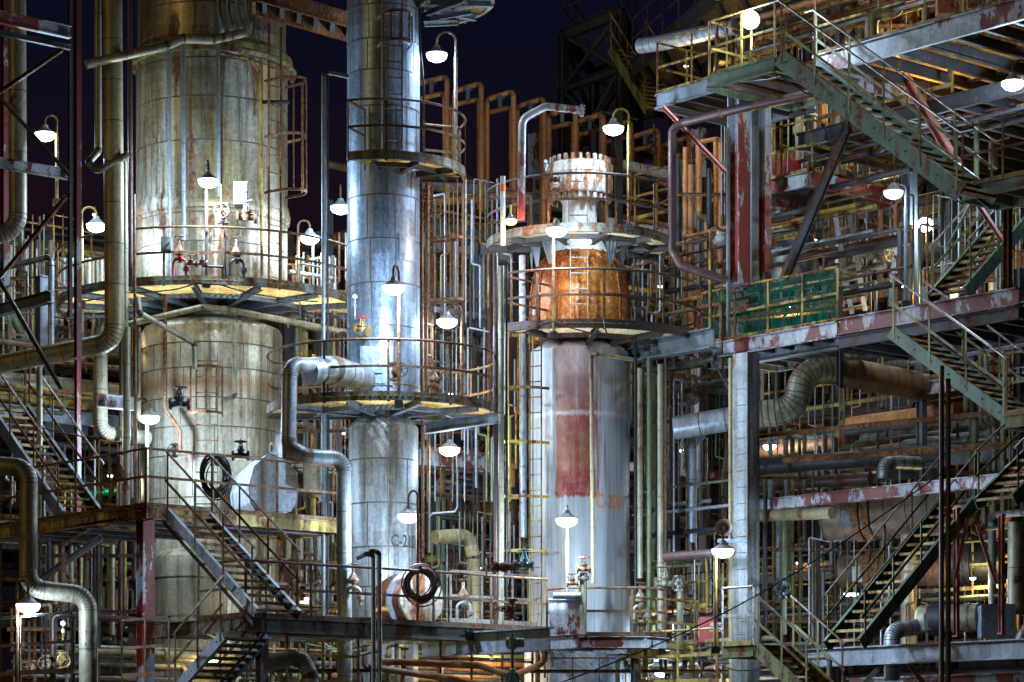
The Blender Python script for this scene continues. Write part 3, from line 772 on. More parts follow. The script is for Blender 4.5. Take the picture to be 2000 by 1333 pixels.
# upper grating left of the middle column top (rust beams)
zt = ZP(25, 52)
poly_platform('service_platform', 'dark rusty beam platform above the right shoulder of the widest column', [(500, 50.5), (700, 52.5), (695, 53.4), (500, 51.4)], ZP(-12, 51), [], dict(PL, edge='rust_heavy', grate='grate_warm'), fascia=.3)

# ------------------------------------------------------------------ level platforms in front of the columns
z2 = ZP(990, 46.0)   # upper left deck
dL = go(285, 46.0, D1, -40); dR = go(285, 46.0, D2, 662)
def off(xd, dr, L):
    X = XP(xd[0], xd[1]) + dr.x * L; Y = xd[1] + dr.y * L
    return (1000 + F * X / Y, Y)
A = (285, 46.0); Bl = (-40, dL); Cr = (662, dR)
poly_platform('service_platform', 'L-shaped rusty deck with yellowish edge on a red and white post', [Bl, A, Cr, off(Cr, -D1, 2.0), off(off(A, D2, .2), -D1, 2.0), off(Bl, D2, 1.8)], z2, [(0, 1), (1, 2)],
              dict(grate='grate_warm', edge='rail_yellow', rail='rail_rust', brk='steel_dark', toe='rail_rust'), fascia=.22, beams=7, posts=1.25)
# lower walkway
d_c = 44.0
z1 = ZP(1205, d_c)
A1 = (480, d_c); B1 = (388, go(480, d_c, D1, 388)); Cw = (1068, go(480, d_c, D2, 1068))
poly_platform('service_platform', 'long low walkway in front of the slim column with a rusty landing at its left', [B1, A1, Cw, off(Cw, -D1, 1.1), off(B1, -D1, 1.6)], z1, [(0, 1), (1, 2)],
              dict(grate='grate_warm', edge='edge_green', rail='rail_rust', brk='steel_dark', toe='rail_rust'), beams=9, fascia=.25, posts=1.3, h=.98)
dP = 48.6
poly_platform('service_platform', 'flat platform round the foot of the rusty column lettered C-2001', [(1068, dP + .6), (1100, dP), (1262, dP), (1300, dP + .6), (1300, 51), (1060, 51)], ZP(1243, dP), [(0, 1, 2, 3)],
              dict(grate='grate_pale', edge='steel_peel', rail='rail_rust', brk='steel_dark', toe='rail_dark'), beams=5, posts=1.0, h=.92)
poly_platform('service_platform', 'short low platform with warm rails left of the grey square column', [(1232, 49.6), (1362, 51.0), (1365, 54), (1230, 53)], ZP(1262, 49.6), [(0, 1)],
              dict(grate='grate_warm', edge='rail_yellow', rail='rail_yellow', brk='steel_dark', toe='rail_yellow'), beams=4, posts=.8, h=.95)

# ------------------------------------------------------------------ right structure decks
zR = ZP(672, 51.5)
rA = (1388, 51.5); rB = (1985, go(1388, 51.5, D1, 1985)); rN = (1636, go(1388, 51.5, D1, 1636))
zRb = zR
NET = dict(grate='grate_pale', edge='steel_peel', rail='rail_yellow', brk='steel_dark', toe='rail_yellow')
rA = (1371, go(1388, 51.5, D1, 1371))
po = poly_platform('service_platform', 'right hand walkway fenced with dark green netting, with a peeling edge beam', [rA, rN, off(rN, D2, 2.2), off(rA, D2, 2.2)], zR, [(0, 1)], NET, beams=7, fascia=.3, posts=1.0)
mb = MB(); a, b = P(1371, 0, go(1388, 51.5, D1, 1371)), P(rN[0] - 4, 0, rN[1]); a.z = b.z = 0; n = 40
vs = []
for i in range(n + 1):
    for j in range(7):
        q = a.lerp(b, i / n) + D2 * (.05 + .03 * sin(i * 1.7 + j) + .03 * sin(j * 2.1)); vs.append(q + UP * (zR + .06 + (.98 + .03 * sin(i * .9)) * j / 6))
mb.add(vs, [(i * 7 + j, (i + 1) * 7 + j, (i + 1) * 7 + j + 1, i * 7 + j + 1) for i in range(n) for j in range(6)])
tag(mb.build('safety_net', 'net_green', None, True), 'dark green safety netting tied to the yellow railing of the right hand walkway', 'netting')
def grider(name, label, a, b, w, h, mat, stiff=0, cat='beam'):
    root = thing(name, label, cat, a)
    mb = MB(); mb.ibeam(a, b, w, h); mb.build('beam', mat, root)
    if stiff:
        mb = MB(); dr = (b - a).normalized()
        for i in range(stiff): mb.bar(a.lerp(b, (i + .5) / stiff) - UP * (h / 2 - .02), a.lerp(b, (i + .5) / stiff) + UP * (h / 2 - .02), .012, w * .96, dr)
        mb.build('stiffener', mat, root)
    return root
def lvl(x, d, z): return V((XP(x, d), d, z))
p0 = lvl(1638, rN[1], zR - .12); p1 = lvl(1990, go(1638, rN[1], D1, 1990), zR - .12)
grider('steel_beam', 'steel beam with red primer showing, running right from the green net walkway', p0, p1, .2, .32, 'steel_red', 8)
grider('steel_beam', 'pale wide beam right behind the lower green stairs', p0 + D2 * 2.2 - UP * .25, p1 + D2 * 2.0 - UP * .25, .25, .42, 'steel_light', 7)
poly_platform('service_platform', 'grating deck behind the red streaked beam at the right edge', [(1640, rN[1]), (1990, p1.y), off((1990, p1.y), D2, 2.0), off((1640, rN[1]), D2, 2.0)], zR - .3, [], dict(NET, edge='steel_dark', grate='grate_grey'), beams=6)
# mid level bottom-of-frame beams
q0 = lvl(1465, 52.6, ZP(990, 52.6)); q1 = lvl(2010, go(1465, 52.6, D1, 2010), q0.z)
grider('steel_beam', 'white flaking beam crossing in front of the dark horizontal drums', q0, q1, .16, .24, 'steel_peel', 4)
s0 = lvl(1560, 50, ZP(1287, 50)); s1 = lvl(2010, go(1560, 50, D1, 2010), s0.z)
grider('steel_beam', 'heavy pale beam with round rust holes along the bottom right', s0, s1, .25, .36, 'steel_light', 9)
grider('steel_beam', 'rusty second beam just below the heavy pale beam at bottom right', s0 + D2 * 1.5 - UP * .5, s1 + D2 * 1.5 - UP * .5, .2, .3, 'steel_peel2', 5)

# ---- top right decks
zU = ZP(150, 48.8)
uA = (1385, 48.8); uB = (1513, go(1385, 48.8, D1, 1513)); uL = (1284, go(1385, 48.8, D1, 1284))
YG = dict(grate='grate_warm', edge='steel_grey', rail='rail_yellow', brk='steel_dark', toe='rail_yellow')
poly_platform('service_platform', 'upper deck with yellow railing at the head of the long green stairs', [(1385, 48.8), uB, off(uB, D2, 2.3), off(uA, D2, 2.3)], zU, [(0, 1), (0, 3)], dict(YG, edge='green_paint'), beams=3, fascia=.26, posts=1.0)
poly_platform('service_platform', 'yellow railed deck under the silver duct, left of the long green stairs', [(1284, 51.5), (1420, go(1284, 51.5, D1, 1420)), off((1420, go(1284, 51.5, D1, 1420)), D2, 2.5), off((1284, 51.5), D2, 2.5)], ZP(186, 51.5), [(0, 1), (0, 3)], YG, beams=4, fascia=.28, posts=.9)
# tall right deck rising off frame
vA = (1592, 48.5); vB = (2040, go(1592, 48.5, D1, 2040)); zV = ZP(110, 48.5)
poly_platform('service_platform', 'highest deck at top right with yellow edge and rusty beam', [vA, vB, off(vB, D2, 4), off(vA, D2, 4)], zV, [(0, 1)], dict(YG, edge='steel_peel'), beams=8, fascia=.4)
poly_platform('service_platform', 'broad dark grating floor seen from below behind the long green stairs', [(1560, 52), (2040, go(1560, 52, D1, 2040)), off((2040, go(1560, 52, D1, 2040)), D2, 5), off((1560, 52), D2, 6)], ZP(262, 52), [], dict(YG, edge='steel_dark', grate='grate_warm'), beams=10, fascia=.3)
xA = (1468, 52.5); xB = (1580, go(1468, 52.5, D1, 1580))
poly_platform('service_platform', 'little yellow railed platform carrying the red drum', [xA, xB, off(xB, D2, 2.6), off(xA, D2, 2.6)], ZP(362, 52.5), [(0, 1, 2)], dict(YG, edge='steel_peel2', toe='rail_yellow'), beams=3, fascia=.3, posts=.8)
yA = (1600, 54); yB = (1745, 58.5)
poly_platform('service_platform', 'shadowed yellow railed platform behind the long green stairs', [yA, yB, off(yB, -D1, 2), off(yA, -D1, 2)], ZP(345, 54), [(0, 1)], dict(YG, edge='steel_red', grate='grate_grey'), beams=3, posts=.9)
# landings at stair ends
la = (1880, 45.0); lb = (2040, go(1880, 45.0, D1, 2040))
poly_platform('stair_landing', 'green edged landing at the foot of the long green stairs, right edge', [la, lb, off(lb, D2, 1.0), off(la, D2, 1.0)], ZP(367, 45.0), [(0, 1)], dict(YG, edge='green_paint', rail='rail_rust'), beams=3, fascia=.24, cat='landing', posts=.9)
la = (1965, 43.4); lb = (2040, go(1965, 43.4, D1, 2040))
poly_platform('stair_landing', 'small rusty green landing at the foot of the lower green stairs, right edge', [la, lb, off(lb, D2, 1.0), off(la, D2, 1.0)], ZP(812, 43.4), [(0, 1)], dict(YG, edge='green_yellow', rail='rail_yellow'), beams=2, cat='landing', posts=.8)
la = (1412, 46.8); lb = (1472, go(1412, 46.8, D1, 1472))
poly_platform('stair_landing', 'green landing at the head of the bottom stairs beside the grey square column', [la, lb, off(lb, D2, 1.0), off(la, D2, 1.0)], ZP(1262, 46.8), [(0, 1)], dict(YG, edge='green_yellow', rail='rail_bright'), beams=2, cat='landing', posts=.8)

# ------------------------------------------------------------------ stairs
def pstair(name, label, t, b, offv, m, **k): return stair(name, label, P(*t), P(*b), offv, m, **k)
d1 = 47.2
pstair('staircase', 'long green stairs with tall twin rails descending across the upper right', (1520, 112, d1), (1876, 378, go(1520, d1, D1, 1876)), D2 * .95, ST_GREEN, sh=.32, h=1.05, risers=18, rail_ext=(.2, .3))
d1 = 47.0
pstair('staircase', 'lower green stairs falling right from under the red streaked beam', (1738, 648, d1), (1968, 818, go(1738, d1, D1, 1968)), D2 * .95, ST_GREEN, sh=.24, risers=13, h=1.05)
# stairs rising to the right (open treads) at the right edge
def up_stair(label, x0, y0, d0, x1, y1, dr, m, **k):
    d_ = go(x0, d0, dr, x1)
    return stair('staircase', label, P(x1, y1, d_), P(x0, y0, d0), D1 * .9, m, cside=1, cup=.10, **k)
up_stair('open tread green stairs rising right in the lower right, with cables along one side', 1612, 1262, 47.5, 1838, 985, D2, dict(ST_GREEN), conduits=4, risers=15, h=.95)
up_stair('green stairs going up to the right above the red streaked beam', 1815, 585, 47.6, 1935, 448, D2, dict(ST_GREEN), conduits=4, risers=9)
up_stair('dim green stairs rising out of the picture at the right edge below mid height', 1905, 985, 47.0, 2040, 850, D2, dict(ST_GREEN), conduits=2, risers=9)
pstair('staircase', 'yellow green stairs leaving the picture at the bottom, right of the grey square column', (1475, 1268, 46.2), (1580, 1365, go(1475, 46.2, D1, 1580)), D2 * .95, dict(ST_GREEN, stringer='green_yellow'), risers=9, h=1.0)
pstair('staircase', 'rusty stairs at the left edge coming down to the L-shaped deck', (-30, 790, go(118, 48.3, D1, -30)), (118, 1008, 48.3), D2 * .95, dict(ST_RUST), risers=15, h=1.05)
pstair('staircase', 'rusty stairs falling right from the red and white post to the low landing', (322, 1000, 45.6), (498, 1198, go(322, 45.6, D1, 498)), D2 * .95, dict(ST_RUST, stringer='steel_light'), sh=.18, risers=14, h=1.1, conduits=3, cup=-.14)
pstair('staircase', 'narrow rusty stairs going down left from the low landing to the bottom edge', (435, 1240, 43.6), (338, 1352, go(435, 43.6, D1, 338)), D2 * .95, dict(ST_RUST, stringer='steel_light'), sh=.2, risers=9, h=1.0)
pstair('staircase', 'dark distant stairs in the black frame tower near the top', (1190, 95, 66), (1262, 215, 64.5), V((.9, .5, 0)), dict(stringer='green_yellow', tread='tread_rust', rail='rail_yellow', toprail='rail_yellow'), risers=14)
# ------------------------------------------------------------------ lamps
fr1 = dT1 - 3.2
LW = 95
lamp('swan neck lamp alone against the dark sky near the left edge', 88, 265, 52, (111, 400), 226, LW)
lamp('swan neck lamp behind the red diagonal bracing, left of the widest column', 188, 443, 52.6, (160, 600), 405, LW)
lamp('lamp on a straight dark pole in front of the widest column, above its round platform', 407, 356, fr1 - .35, (403, 560), 310, 260, pmat='rail_dark', dpole=fr1 + .1)
lamp('swan neck lamp at the right rim of the wide round platform', 605, 467, 53.6, (582, 600), 431, LW, pmat='rail_rust')
lamp('round bright lamp tight against the left side of the slim middle column', 665, 408, 52.5, None, None, LW, stub=.3, pmat='rail_rust')
lamp('swan neck lamp on the high balcony, right of the slim middle column', 853, 110, 50.0, (890, 330), 63, 130, pmat='rail_bright')
lamp('lamp on the thin pole in front of the slim middle column, above its round platform', 768, 564, 47.5, (779, 795), 516, 190, pmat='rail_rust', dpole=47.8)
lamp('swan neck lamp behind the railing at the right of the slim middle column', 873, 630, 50.3, (902, 800), 594, LW)
lamp('lamp hanging just under the grating right of the slim middle column', 878, 880, 50.5, None, None, LW, stub=.5)
lamp('swan neck lamp beside the black number on the slim middle column', 798, 1010, 47.2, (816, 1232), 960, 190, pmat='rail_rust', dpole=47.0)
lamp('swan neck lamp in front of the lower olive column, above the hose coil', 292, 818, 51.0, (264, 985), 779, 190)
lamp('swan neck lamp low at the left edge under the big bent pipe', 55, 1185, 43.5, (33, 1400), 1134, 60)
lamp('lamp on a straight pole just above the orange dome', 1087, 452, 49.3, (1081, 660), 425, 130, pmat='rail_yellow', dpole=49.6)
lamp('swan neck lamp right of the bolted flange, against the sky', 1198, 253, 50.4, (1228, 450), 213, 120)
lamp('lamp on a straight pole at the foot of the column lettered C-2001', 1107, 1018, 47.9, (1108, 1250), 985, 200, pmat='rail_bright', dpole=48.5)
lamp('swan neck lamp beside the horn loudspeaker', 1412, 1078, 47.2, (1397, 1275), 1040, 110)
lamp('floodlight glaring over the yellow railing at the top right', 1465, 40, 48.2, None, None, LW, s=.85, tilt=(.25, .85, .5), stub=-.6)
lamp('lamp under the dark gratings at the far right edge', 1978, 165, 47.0, (2010, 340), 118, LW, pmat='rail_rust')
lamp('floodlight behind the stairs at the right, below the dim hooded lamp', 1807, 440, 52.5, None, None, 70, s=.75, tilt=(.3, .8, .5), stub=-.4)
lamp('dim hooded lamp on a pale curved pole under the long green stairs', 1745, 378, 49, (1769, 600), 362, 12, pmat='steel_light', lens='lens_dim', s=.95)
lamp('unlit tilted lamp on a yellow swan neck by the green netting', 1410, 468, 51.0, (1387, 680), 445, 0, lens='lens_off', tilt=(-.35, .1, .9), s=.9)
lamp('small bright lamp deep under the walkway beside the grey square column', 1503, 873, 56, None, None, 28, s=.7, stub=.3)
for x, lab in ((1655, 'left one of the twin bright lamps below the open green stairs'), (1669, 'right one of the twin bright lamps below the open green stairs')):
    lamp(lab, x, 1161, 50.5, None, None, 35, s=.38, stub=.2)
lamp('small lamp between the two left columns at the level of the pipe elbow', 668, 848, 56, None, None, 70, s=.4, stub=.2)
lamp('small lamp among the pipes left of the red cabinet', 1296, 1210, 52.5, None, None, 35, s=.4, stub=.2)
lamp('lamp below the low platform near the bottom edge', 1292, 1315, 51.5, None, None, 60, s=.7, stub=.3)
lamp('orange glowing lamp on the rail left of the bolted flange', 997, 433, 49.4, None, None, 60, s=.62, stub=.2, colr=(1, .4, .08), lens='lens_orange')
for i, (x, y, d, wt, lab, cl) in enumerate((  # fill lamps; all but the first are added to light the racks
    (215, 930, 56, 260, 'faint lamp far behind the left stairs', WARM),
    (90, 610, 57, 240, 'faint lamp in the left background above the rust stained pipe', WARM),
    (185, 420, 66, 90, 'tiny lamp in the left background at the skyline', WARM),
    (604, 742, 57, 220, 'faint lamp behind the thick grey nozzle pipe', WARM),
    (930, 700, 63, 150, 'faint lamp behind the round platform rail of the slim column', COOL),
    (935, 1110, 62, 90, 'faint lamp in the dark gap left of the rusty column foot', COOL),
    (1290, 560, 60, 110, 'faint lamp in the pipes right of the orange dome', WARM),
    (1330, 880, 60, 110, 'faint lamp behind the silver pipe at the column C-2001', WARM),
    (1560, 200, 57, 110, 'small warm lamp under the top right decks', WARM),
    (1700, 300, 58, 110, 'small warm lamp behind the long green stairs', WARM),
    (1900, 60, 54, 90, 'small warm lamp above the highest deck', WARM),
    (1590, 470, 57, 120, 'small lamp behind the bolted valve head', COOL),
    (1880, 560, 55, 90, 'small warm lamp behind the green stairs above the red beam', WARM),
    (1700, 900, 58, 60, 'small lamp among the thick dark pipes at the right', WARM),
    (1900, 1130, 52, 200, 'small warm lamp near the pink braced posts', WARM),
    (1560, 1100, 57, 80, 'small warm lamp behind the grey square column foot', WARM),
    (420, 1290, 51, 200, 'small warm lamp under the low landing', WARM),
    (600, 1170, 52, 300, 'small warm lamp behind the rusty stairs between the two left columns', WARM),
    (960, 1290, 51.5, 240, 'small warm lamp under the long low walkway', WARM),
    (1420, 1310, 52, 180, 'small warm lamp under the green landing at the bottom', WARM))):
    lamp(lab, x, y, d, None, None, wt * (.26 if cl is WARM else .38), s=.3, stub=.15, colr=cl, name='fill_lamp')
for (x, y, d, wt, lab) in (  # warm lamps added over the decks to make gratings glow golden
    (1650, 85, 53, 140, 'leftmost warm lamp above the highest deck at top right'),
    (1800, 60, 50, 140, 'warm lamp behind the salmon box, above the highest deck'),
    (1700, 205, 55, 120, 'warm lamp over the broad dark grating floor'),
    (1530, 320, 54, 60, 'warm lamp above the red drum platform'),
    (1340, 130, 53, 70, 'warm lamp on the yellow railed deck left of the long green stairs'),
    (1760, 560, 51, 80, 'warm lamp on the deck behind the red streaked beam'),
    (1540, 600, 53, 60, 'warm lamp behind the green netting'),
    (880, 770, 51, 60, 'warm lamp on the round platform behind the slim column, right'),
    (330, 540, 56, 70, 'warm lamp on the wide round platform behind the widest column')):
    lamp(lab, x, y, d, None, None, wt * .5, s=.22, stub=.15, colr=WARM, name='fill_lamp')
# ------------------------------------------------------------------ individual pipes, left part
pipe('insulated_pipe', 'thick grey pipe with two bends at the lower left, stencilled near the bottom', [(-60, 905, 44.6), (56, 915, 44), (55, 1150, 44), (172, 1163, 44.3), (173, 1420, 44.3)], 18, 'pipe_clad', 1.8, .75)
o_ = bpy.data.objects.get('insulated_pipe')
for t, y, s in (('Y-2102', 1239, .085), ('\u2193', 1256, .15), ('E-2101', 1262, .085), ('SDC', 1271, .085)):
    w_ = {'Y-2102': 166, '\u2193': 171, 'E-2101': 166, 'SDC': 168}[t]
    text_mesh(o_, t, s, on_cyl(173, 44.3, px(18, 44.3), w_, y), 'paint_black')
pipe('insulated_pipe', 'thick tan pipe with rust stains running in from the left edge and turning up', [(-80, 728, 49.6), (224, 668, 49.0), (219, -80, 49.0)], 19, 'pipe_tan', 1.9, .8)
pipe('insulated_pipe', 'thick tan vertical pipe at the left edge bending left behind the red frame', [(33, -60, 48.5), (35, 452, 48.5), (-60, 470, 48.5)], 18, 'pipe_clad', 2.2, 1.3)
pipe('pipe', 'slim vertical pipe left of the thick tan riser, ending in a bend', [(191, -60, 49.3), (192, 296, 49.3), (172, 318, 49.0), (190, 335, 48.8), (250, 302, 48.9)], 7, 'pipe_clad', 2, .9)
pipe('pipe', 'long slim pipe slanting up across the widest column near the top', [(168, 126, 48.6), (325, 90, 49.2), (356, 76, 49.4), (415, 78, 49.8), (478, 64, 50)], 9, 'pipe_tan', 1.5, .9)
for i, (x, y) in enumerate(((430, 55), (448, 52), (466, 48), (484, 46))):
    pipe('pipe', ('leftmost', 'second', 'third', 'rightmost')[i] + ' of the four short pipes at the top of the widest column', [(x - 4, -60, 50.2), (x - 2, 24, 50.2), (x + 6, y, 50.2), (x + 2, 66, 50.3)], 4.5, 'pipe_grey', 2)
F1d = dT1 - px(147, dT1)
pipe('pipe', 'left one of the two grey downpipes on the face of the widest column', [(330, 92, F1d - .2), (332, 545, F1d - .2)], 4, 'pipe_grey', 2, 1.1)
pipe('pipe', 'right one of the two grey downpipes on the face of the widest column', [(357, 92, F1d - .3), (360, 470, F1d - .3)], 4.5, 'pipe_grey', 2, 1.1)
pipe('pipe', 'grey downpipe right of centre on the widest column, with a side branch', [(425, 80, F1d - .25), (427, 250, F1d - .25), (427, 385, F1d - .25)], 4, 'pipe_grey', 2, 1.1)
pipe('pipe', 'thin yellowed pipe looping over the right face of the widest column', [(424, 102, F1d - .2), (488, 116, F1d - .1), (507, 140, F1d), (509, 250, F1d), (512, 560, F1d)], 3.4, 'rail_yellow', 2, 1.0)
pipe('pipe', 'ring pipe curving round the right shoulder of the widest column', [P(470, 98, 51.6), P(520, 108, 52.2), P(560, 125, 53.4), P(574, 143, 54.6), P(570, 158, 55.5)], 6, 'pipe_tan', 1.2, .4)
pipe('pipe', 'dark pipe stub on the right face of the widest column', [(505, 200, F1d + .2), (565, 200, F1d + .2)], 4, 'pipe_dark', 2)
pipe('insulated_pipe', 'pair line riser of pale clad pipe right beside the thick tan riser', [(243, 315, 50.5), (248, 1000, 50.5)], 6, 'pipe_clad', 2, .9)
pipe('pipe', 'rusty thin riser left of the widest column', [(262, 380, 50.6), (266, 980, 50.6)], 3, 'rail_rust', 2)
pipe('pipe', 'dark red riser behind the thick tan riser', [(253, -40, 51.0), (256, 560, 51.0)], 5, 'pipe_purple', 2)
# lower face of left column
fl = dT1 - px(137, dT1)
pipe('pipe', 'rusty pipe hanging down the lower olive column from the round platform', [(322, 575, fl - .5), (323, 800, fl - .5), (352, 842, fl - .5), (352, 880, fl - .5)], 4, 'rail_rust', 2)
pipe('pipe', 'pale pipe slanting down right under the wide round platform', [(268, 580, 50.5), (273, 612, 50.5), (380, 672, 51.2), (380, 722, 51.2)], 5.5, 'pipe_clad', 1.4, .8)
pipe('pipe', 'pipe bent like a shallow roof under the wide round platform', [(245, 635, 50.7), (395, 600, 50.9), (445, 605, 51.1), (690, 652, 53)], 6, 'pipe_tan', 1.5, .9)
pipe('pipe', 'slim pipe on the right of the lower olive column with a hooked end', [(458, 630, fl - .1), (459, 775, fl - .1), (438, 780, fl - .1)], 4.5, 'pipe_clad', 1.5, .7)
pipe('pipe', 'vertical clad pipe left of the lower olive column', [(248, 640, 50.2), (247, 1000, 50.2)], 7, 'pipe_clad', 2, .9)
pipe('pipe', 'slim pair of verticals crossing in front of both left columns', [(680, 150, 49.4), (632, 140, 49.2), (632, 1000, 49.2), (632, 1420, 49.2)], 4, 'pipe_grey', 2, 1.2)
pipe('pipe', 'dark conduit tight beside the long slim grey riser between the columns', [(640, 150, 49.3), (640, 1200, 49.3)], 2.2, 'pipe_dark', 2)
# nozzle elbow at middle column
pipe('insulated_pipe', 'wide grey nozzle pipe entering the slim middle column from the left', [(604, 726, 47.9), (650, 722, 48.3), (712, 742, 49.2)], 27, 'pipe_grey', 1.1, .5)
pipe('insulated_pipe', 'grey pipe with a rusty top elbow dropping and bending below the wide nozzle', [(640, 716, 48.2), (566, 712, 47.3), (563, 872, 47.3), (600, 892, 47.3), (671, 895, 47.6), (674, 1400, 47.8)], 14.5, 'pipe_grey', 1.7, .8)
pipe('pipe', 'left one of the two straight pale foreground conduits before the drum manway', [(700, 1090, 42.5), (716, 1082, 42), (729, 1084, 42), (730, 1420, 42)], 4.4, 'pipe_silver', 1.5, 1.0)
pipe('pipe', 'right one of the two straight pale foreground conduits before the drum manway', [(712, 1084, 42.2), (728, 1076, 42), (741, 1080, 42), (742, 1420, 42)], 4.4, 'pipe_silver', 1.5, 1.0)
pipe('pipe', 'vertical conduit against the right edge of the slim middle column', [(824, 340, 50.2), (826, 1090, 50.2)], 3, 'rail_rust', 2)
# lower left clutter
pipe('pipe', 'dusky purple pipe with a bend at the lower left, passing the red and white post', [(104, 1330, 45.0), (104, 1205, 45.0), (120, 1200, 45), (385, 1222, 46.5)], 6.5, 'pipe_purple', 1.6, None, flanges=((0, .35),))
pipe('insulated_pipe', 'clad pipe elbow curving down at the bottom between the stairs and the conduits', [(520, 1296, 45), (588, 1280, 45), (606, 1320, 45), (608, 1420, 45)], 16, 'pipe_clad', 1.6, .7)
pipe('pipe', 'rusty pipe running low under the long walkway, upper one', [(742, 1292, 46.2), (935, 1300, 48), (1000, 1322, 48.5), (1060, 1296, 49), (1075, 1240, 49)], 7, 'pipe_brown', 1.6, None)
pipe('pipe', 'rusty pipe running low under the long walkway, lower one', [(742, 1306, 46), (880, 1326, 47.3), (960, 1345, 48)], 7, 'pipe_brown', 1.6, None)
pipe('insulated_pipe', 'orange brown pipe elbow turning down right of the drum manway', [(850, 1050, 52.5), (915, 1046, 53), (925, 1090, 53), (926, 1300, 53)], 14, 'pipe_tan', 1.6, .7, n=18)
pipe('pipe', 'thin rusty riser between drum manway and conduits', [(838, 790, 50.5), (838, 1080, 50.5)], 2.6, 'rail_rust', 2)
pipe('pipe', 'small bent tube right of the slim middle column', [(838, 1010, 50.0), (846, 1003, 50), (888, 1000, 50), (893, 990, 50), (893, 890, 50.2)], 1.8, 'galv', 1.5)
# between columns C
pipe('pipe', 'dark red square post left of the column C-2001', [(968, 500, 49), (968, 1240, 49)], 4.5, 'pipe_purple', 2)
pipe('pipe', 'grey green twin riser left of the column C-2001', [(979, 520, 48.8), (979, 1240, 48.8)], 5.5, 'pipe_clad', 2, 1.6)
pipe('pipe', 'black conduit beside the grey green twin riser', [(989, 520, 48.9), (989, 1200, 48.9)], 2.2, 'pipe_dark', 2)
pipe('pipe', 'pale riser behind the cage ladder of the column C-2001', [(1020, 500, 51), (1022, 1050, 51)], 6.5, 'pipe_silver', 2, 1.5)
pipe('pipe', 'white and red peeling pipe arching over left of the bolted flange', [(1018, 430, 49.8), (1020, 232, 49.8), (1066, 208, 49.8), (1138, 216, 49.9)], 7.5, 'pipe_rustwhite', 3.4, None, flanges=((2, .98),))
pipe('pipe', 'upright pale post with an orange band left of the bolted flange', [(982, 345, 49.6), (982, 480, 49.6)], 5, 'white_panel', 1.3, None)
mb = MB(); c = P(982, 368, 49.6); mb.rod(c - UP * .07, c + UP * .07, .056, 14); mb.build('orange_band', 'tape_orange', bpy.data.objects['pipe.%03d' % (len([o for o in bpy.data.objects if o.name.startswith('pipe.')]))] if False else [o for o in bpy.data.objects if o.get('label', '').startswith('upright pale post')][0], True)
pipe('pipe', 'slim pipe down the right half of the column C-2001 with a branch to the right', [(1236, 703, 50.2), (1166, 692, 49.8), (1155, 697, 49.8), (1158, 1140, 49.8)], 4, 'pipe_tan', 1.2, 1.3)
for x, y0, y1, r, mt, lab in ((1250, 720, 1130, 6, 'pipe_clad', 'first tall pipe right of the column C-2001, ending in a small valve'), (1268, 700, 1240, 5, 'pipe_green', 'second tall pipe right of the column C-2001, dull green'), (1290, 712, 1230, 6.5, 'pipe_clad', 'third tall pipe right of the column C-2001'),
                              (1300, 700, 1330, 3, 'rail_rust', 'thin rusty tall pipe right of the column C-2001'), (1241, 600, 1240, 3, 'pipe_dark', 'thin dark pipe hugging the right edge of the column C-2001')):
    pipe('pipe', lab, [(x, y0, 51.2), (x, y1, 51.2)], r, mt, 2, 1.6)
# brown U pipe bank against the sky
bank = thing('pipe_bank', 'row of rust brown looped pipes standing against the night sky', 'pipes', P(950, 420, 60))
for i in range(9):
    f = i / 8
    xa = [668 + 205, 940, 1003, 1062, 1124, 1178, 1232, 1286, 1346][i] ; ya = [150, 162, 178, 192, 208, 222, 236, 252, 268][i]
    dd = go(900, 60, D2, xa) if xa < 1400 else 66
    dd = max(58, dd); L = 1.35
    tp = P(xa, ya, dd); q = tp - D1 * 0 - D2 * 0 - V((.85, .55, 0)).normalized() * 0
    lefty = P(xa - 52, ya + 17, dd + .35)
    low1, low2 = ZP(400 + i * 16, dd), ZP(372 + i * 14, dd + .35)
    if i == 0: lefty = P(xa - 60, ya + 14, dd + .4)
    pipe('loop_pipe', None, [V((tp.x, tp.y, low1)), tp, lefty, V((lefty.x, lefty.y, low2))] if i else [V((tp.x, tp.y, low1)), tp, lefty], 5.2, 'pipe_brown', 1.7, .7, parent=bank)
    c = tp.lerp(lefty, .5)
    mb = MB(); mb.rod(c - UP * .3, c, .055, 8); mb.rod(c - UP * .09, c - UP * .02, .11, 10); mb.build('pipe_support', 'steel_grey', bank, True)
    xb = xa - 30; yb = ya + 32
    pipe('loop_pipe', None, [P(xb - 28, 372 + i * 14, dd + 1.2), P(xb - 28, yb + 12, dd + 1.2), P(xb + 26, yb, dd + .9), P(xb + 26, 395 + i * 14, dd + .9)], 4.8, 'pipe_brown', 1.7, .8, parent=bank)
pipe('header', None, [P(820, 330, 61), P(1060, 398, 66)], 14, 'pipe_brown', 0, 1.2, parent=bank)
pipe('header', None, [P(840, 395, 60.5), P(1010, 380, 61)], 9, 'pipe_brown', 0, 1.2, parent=bank)
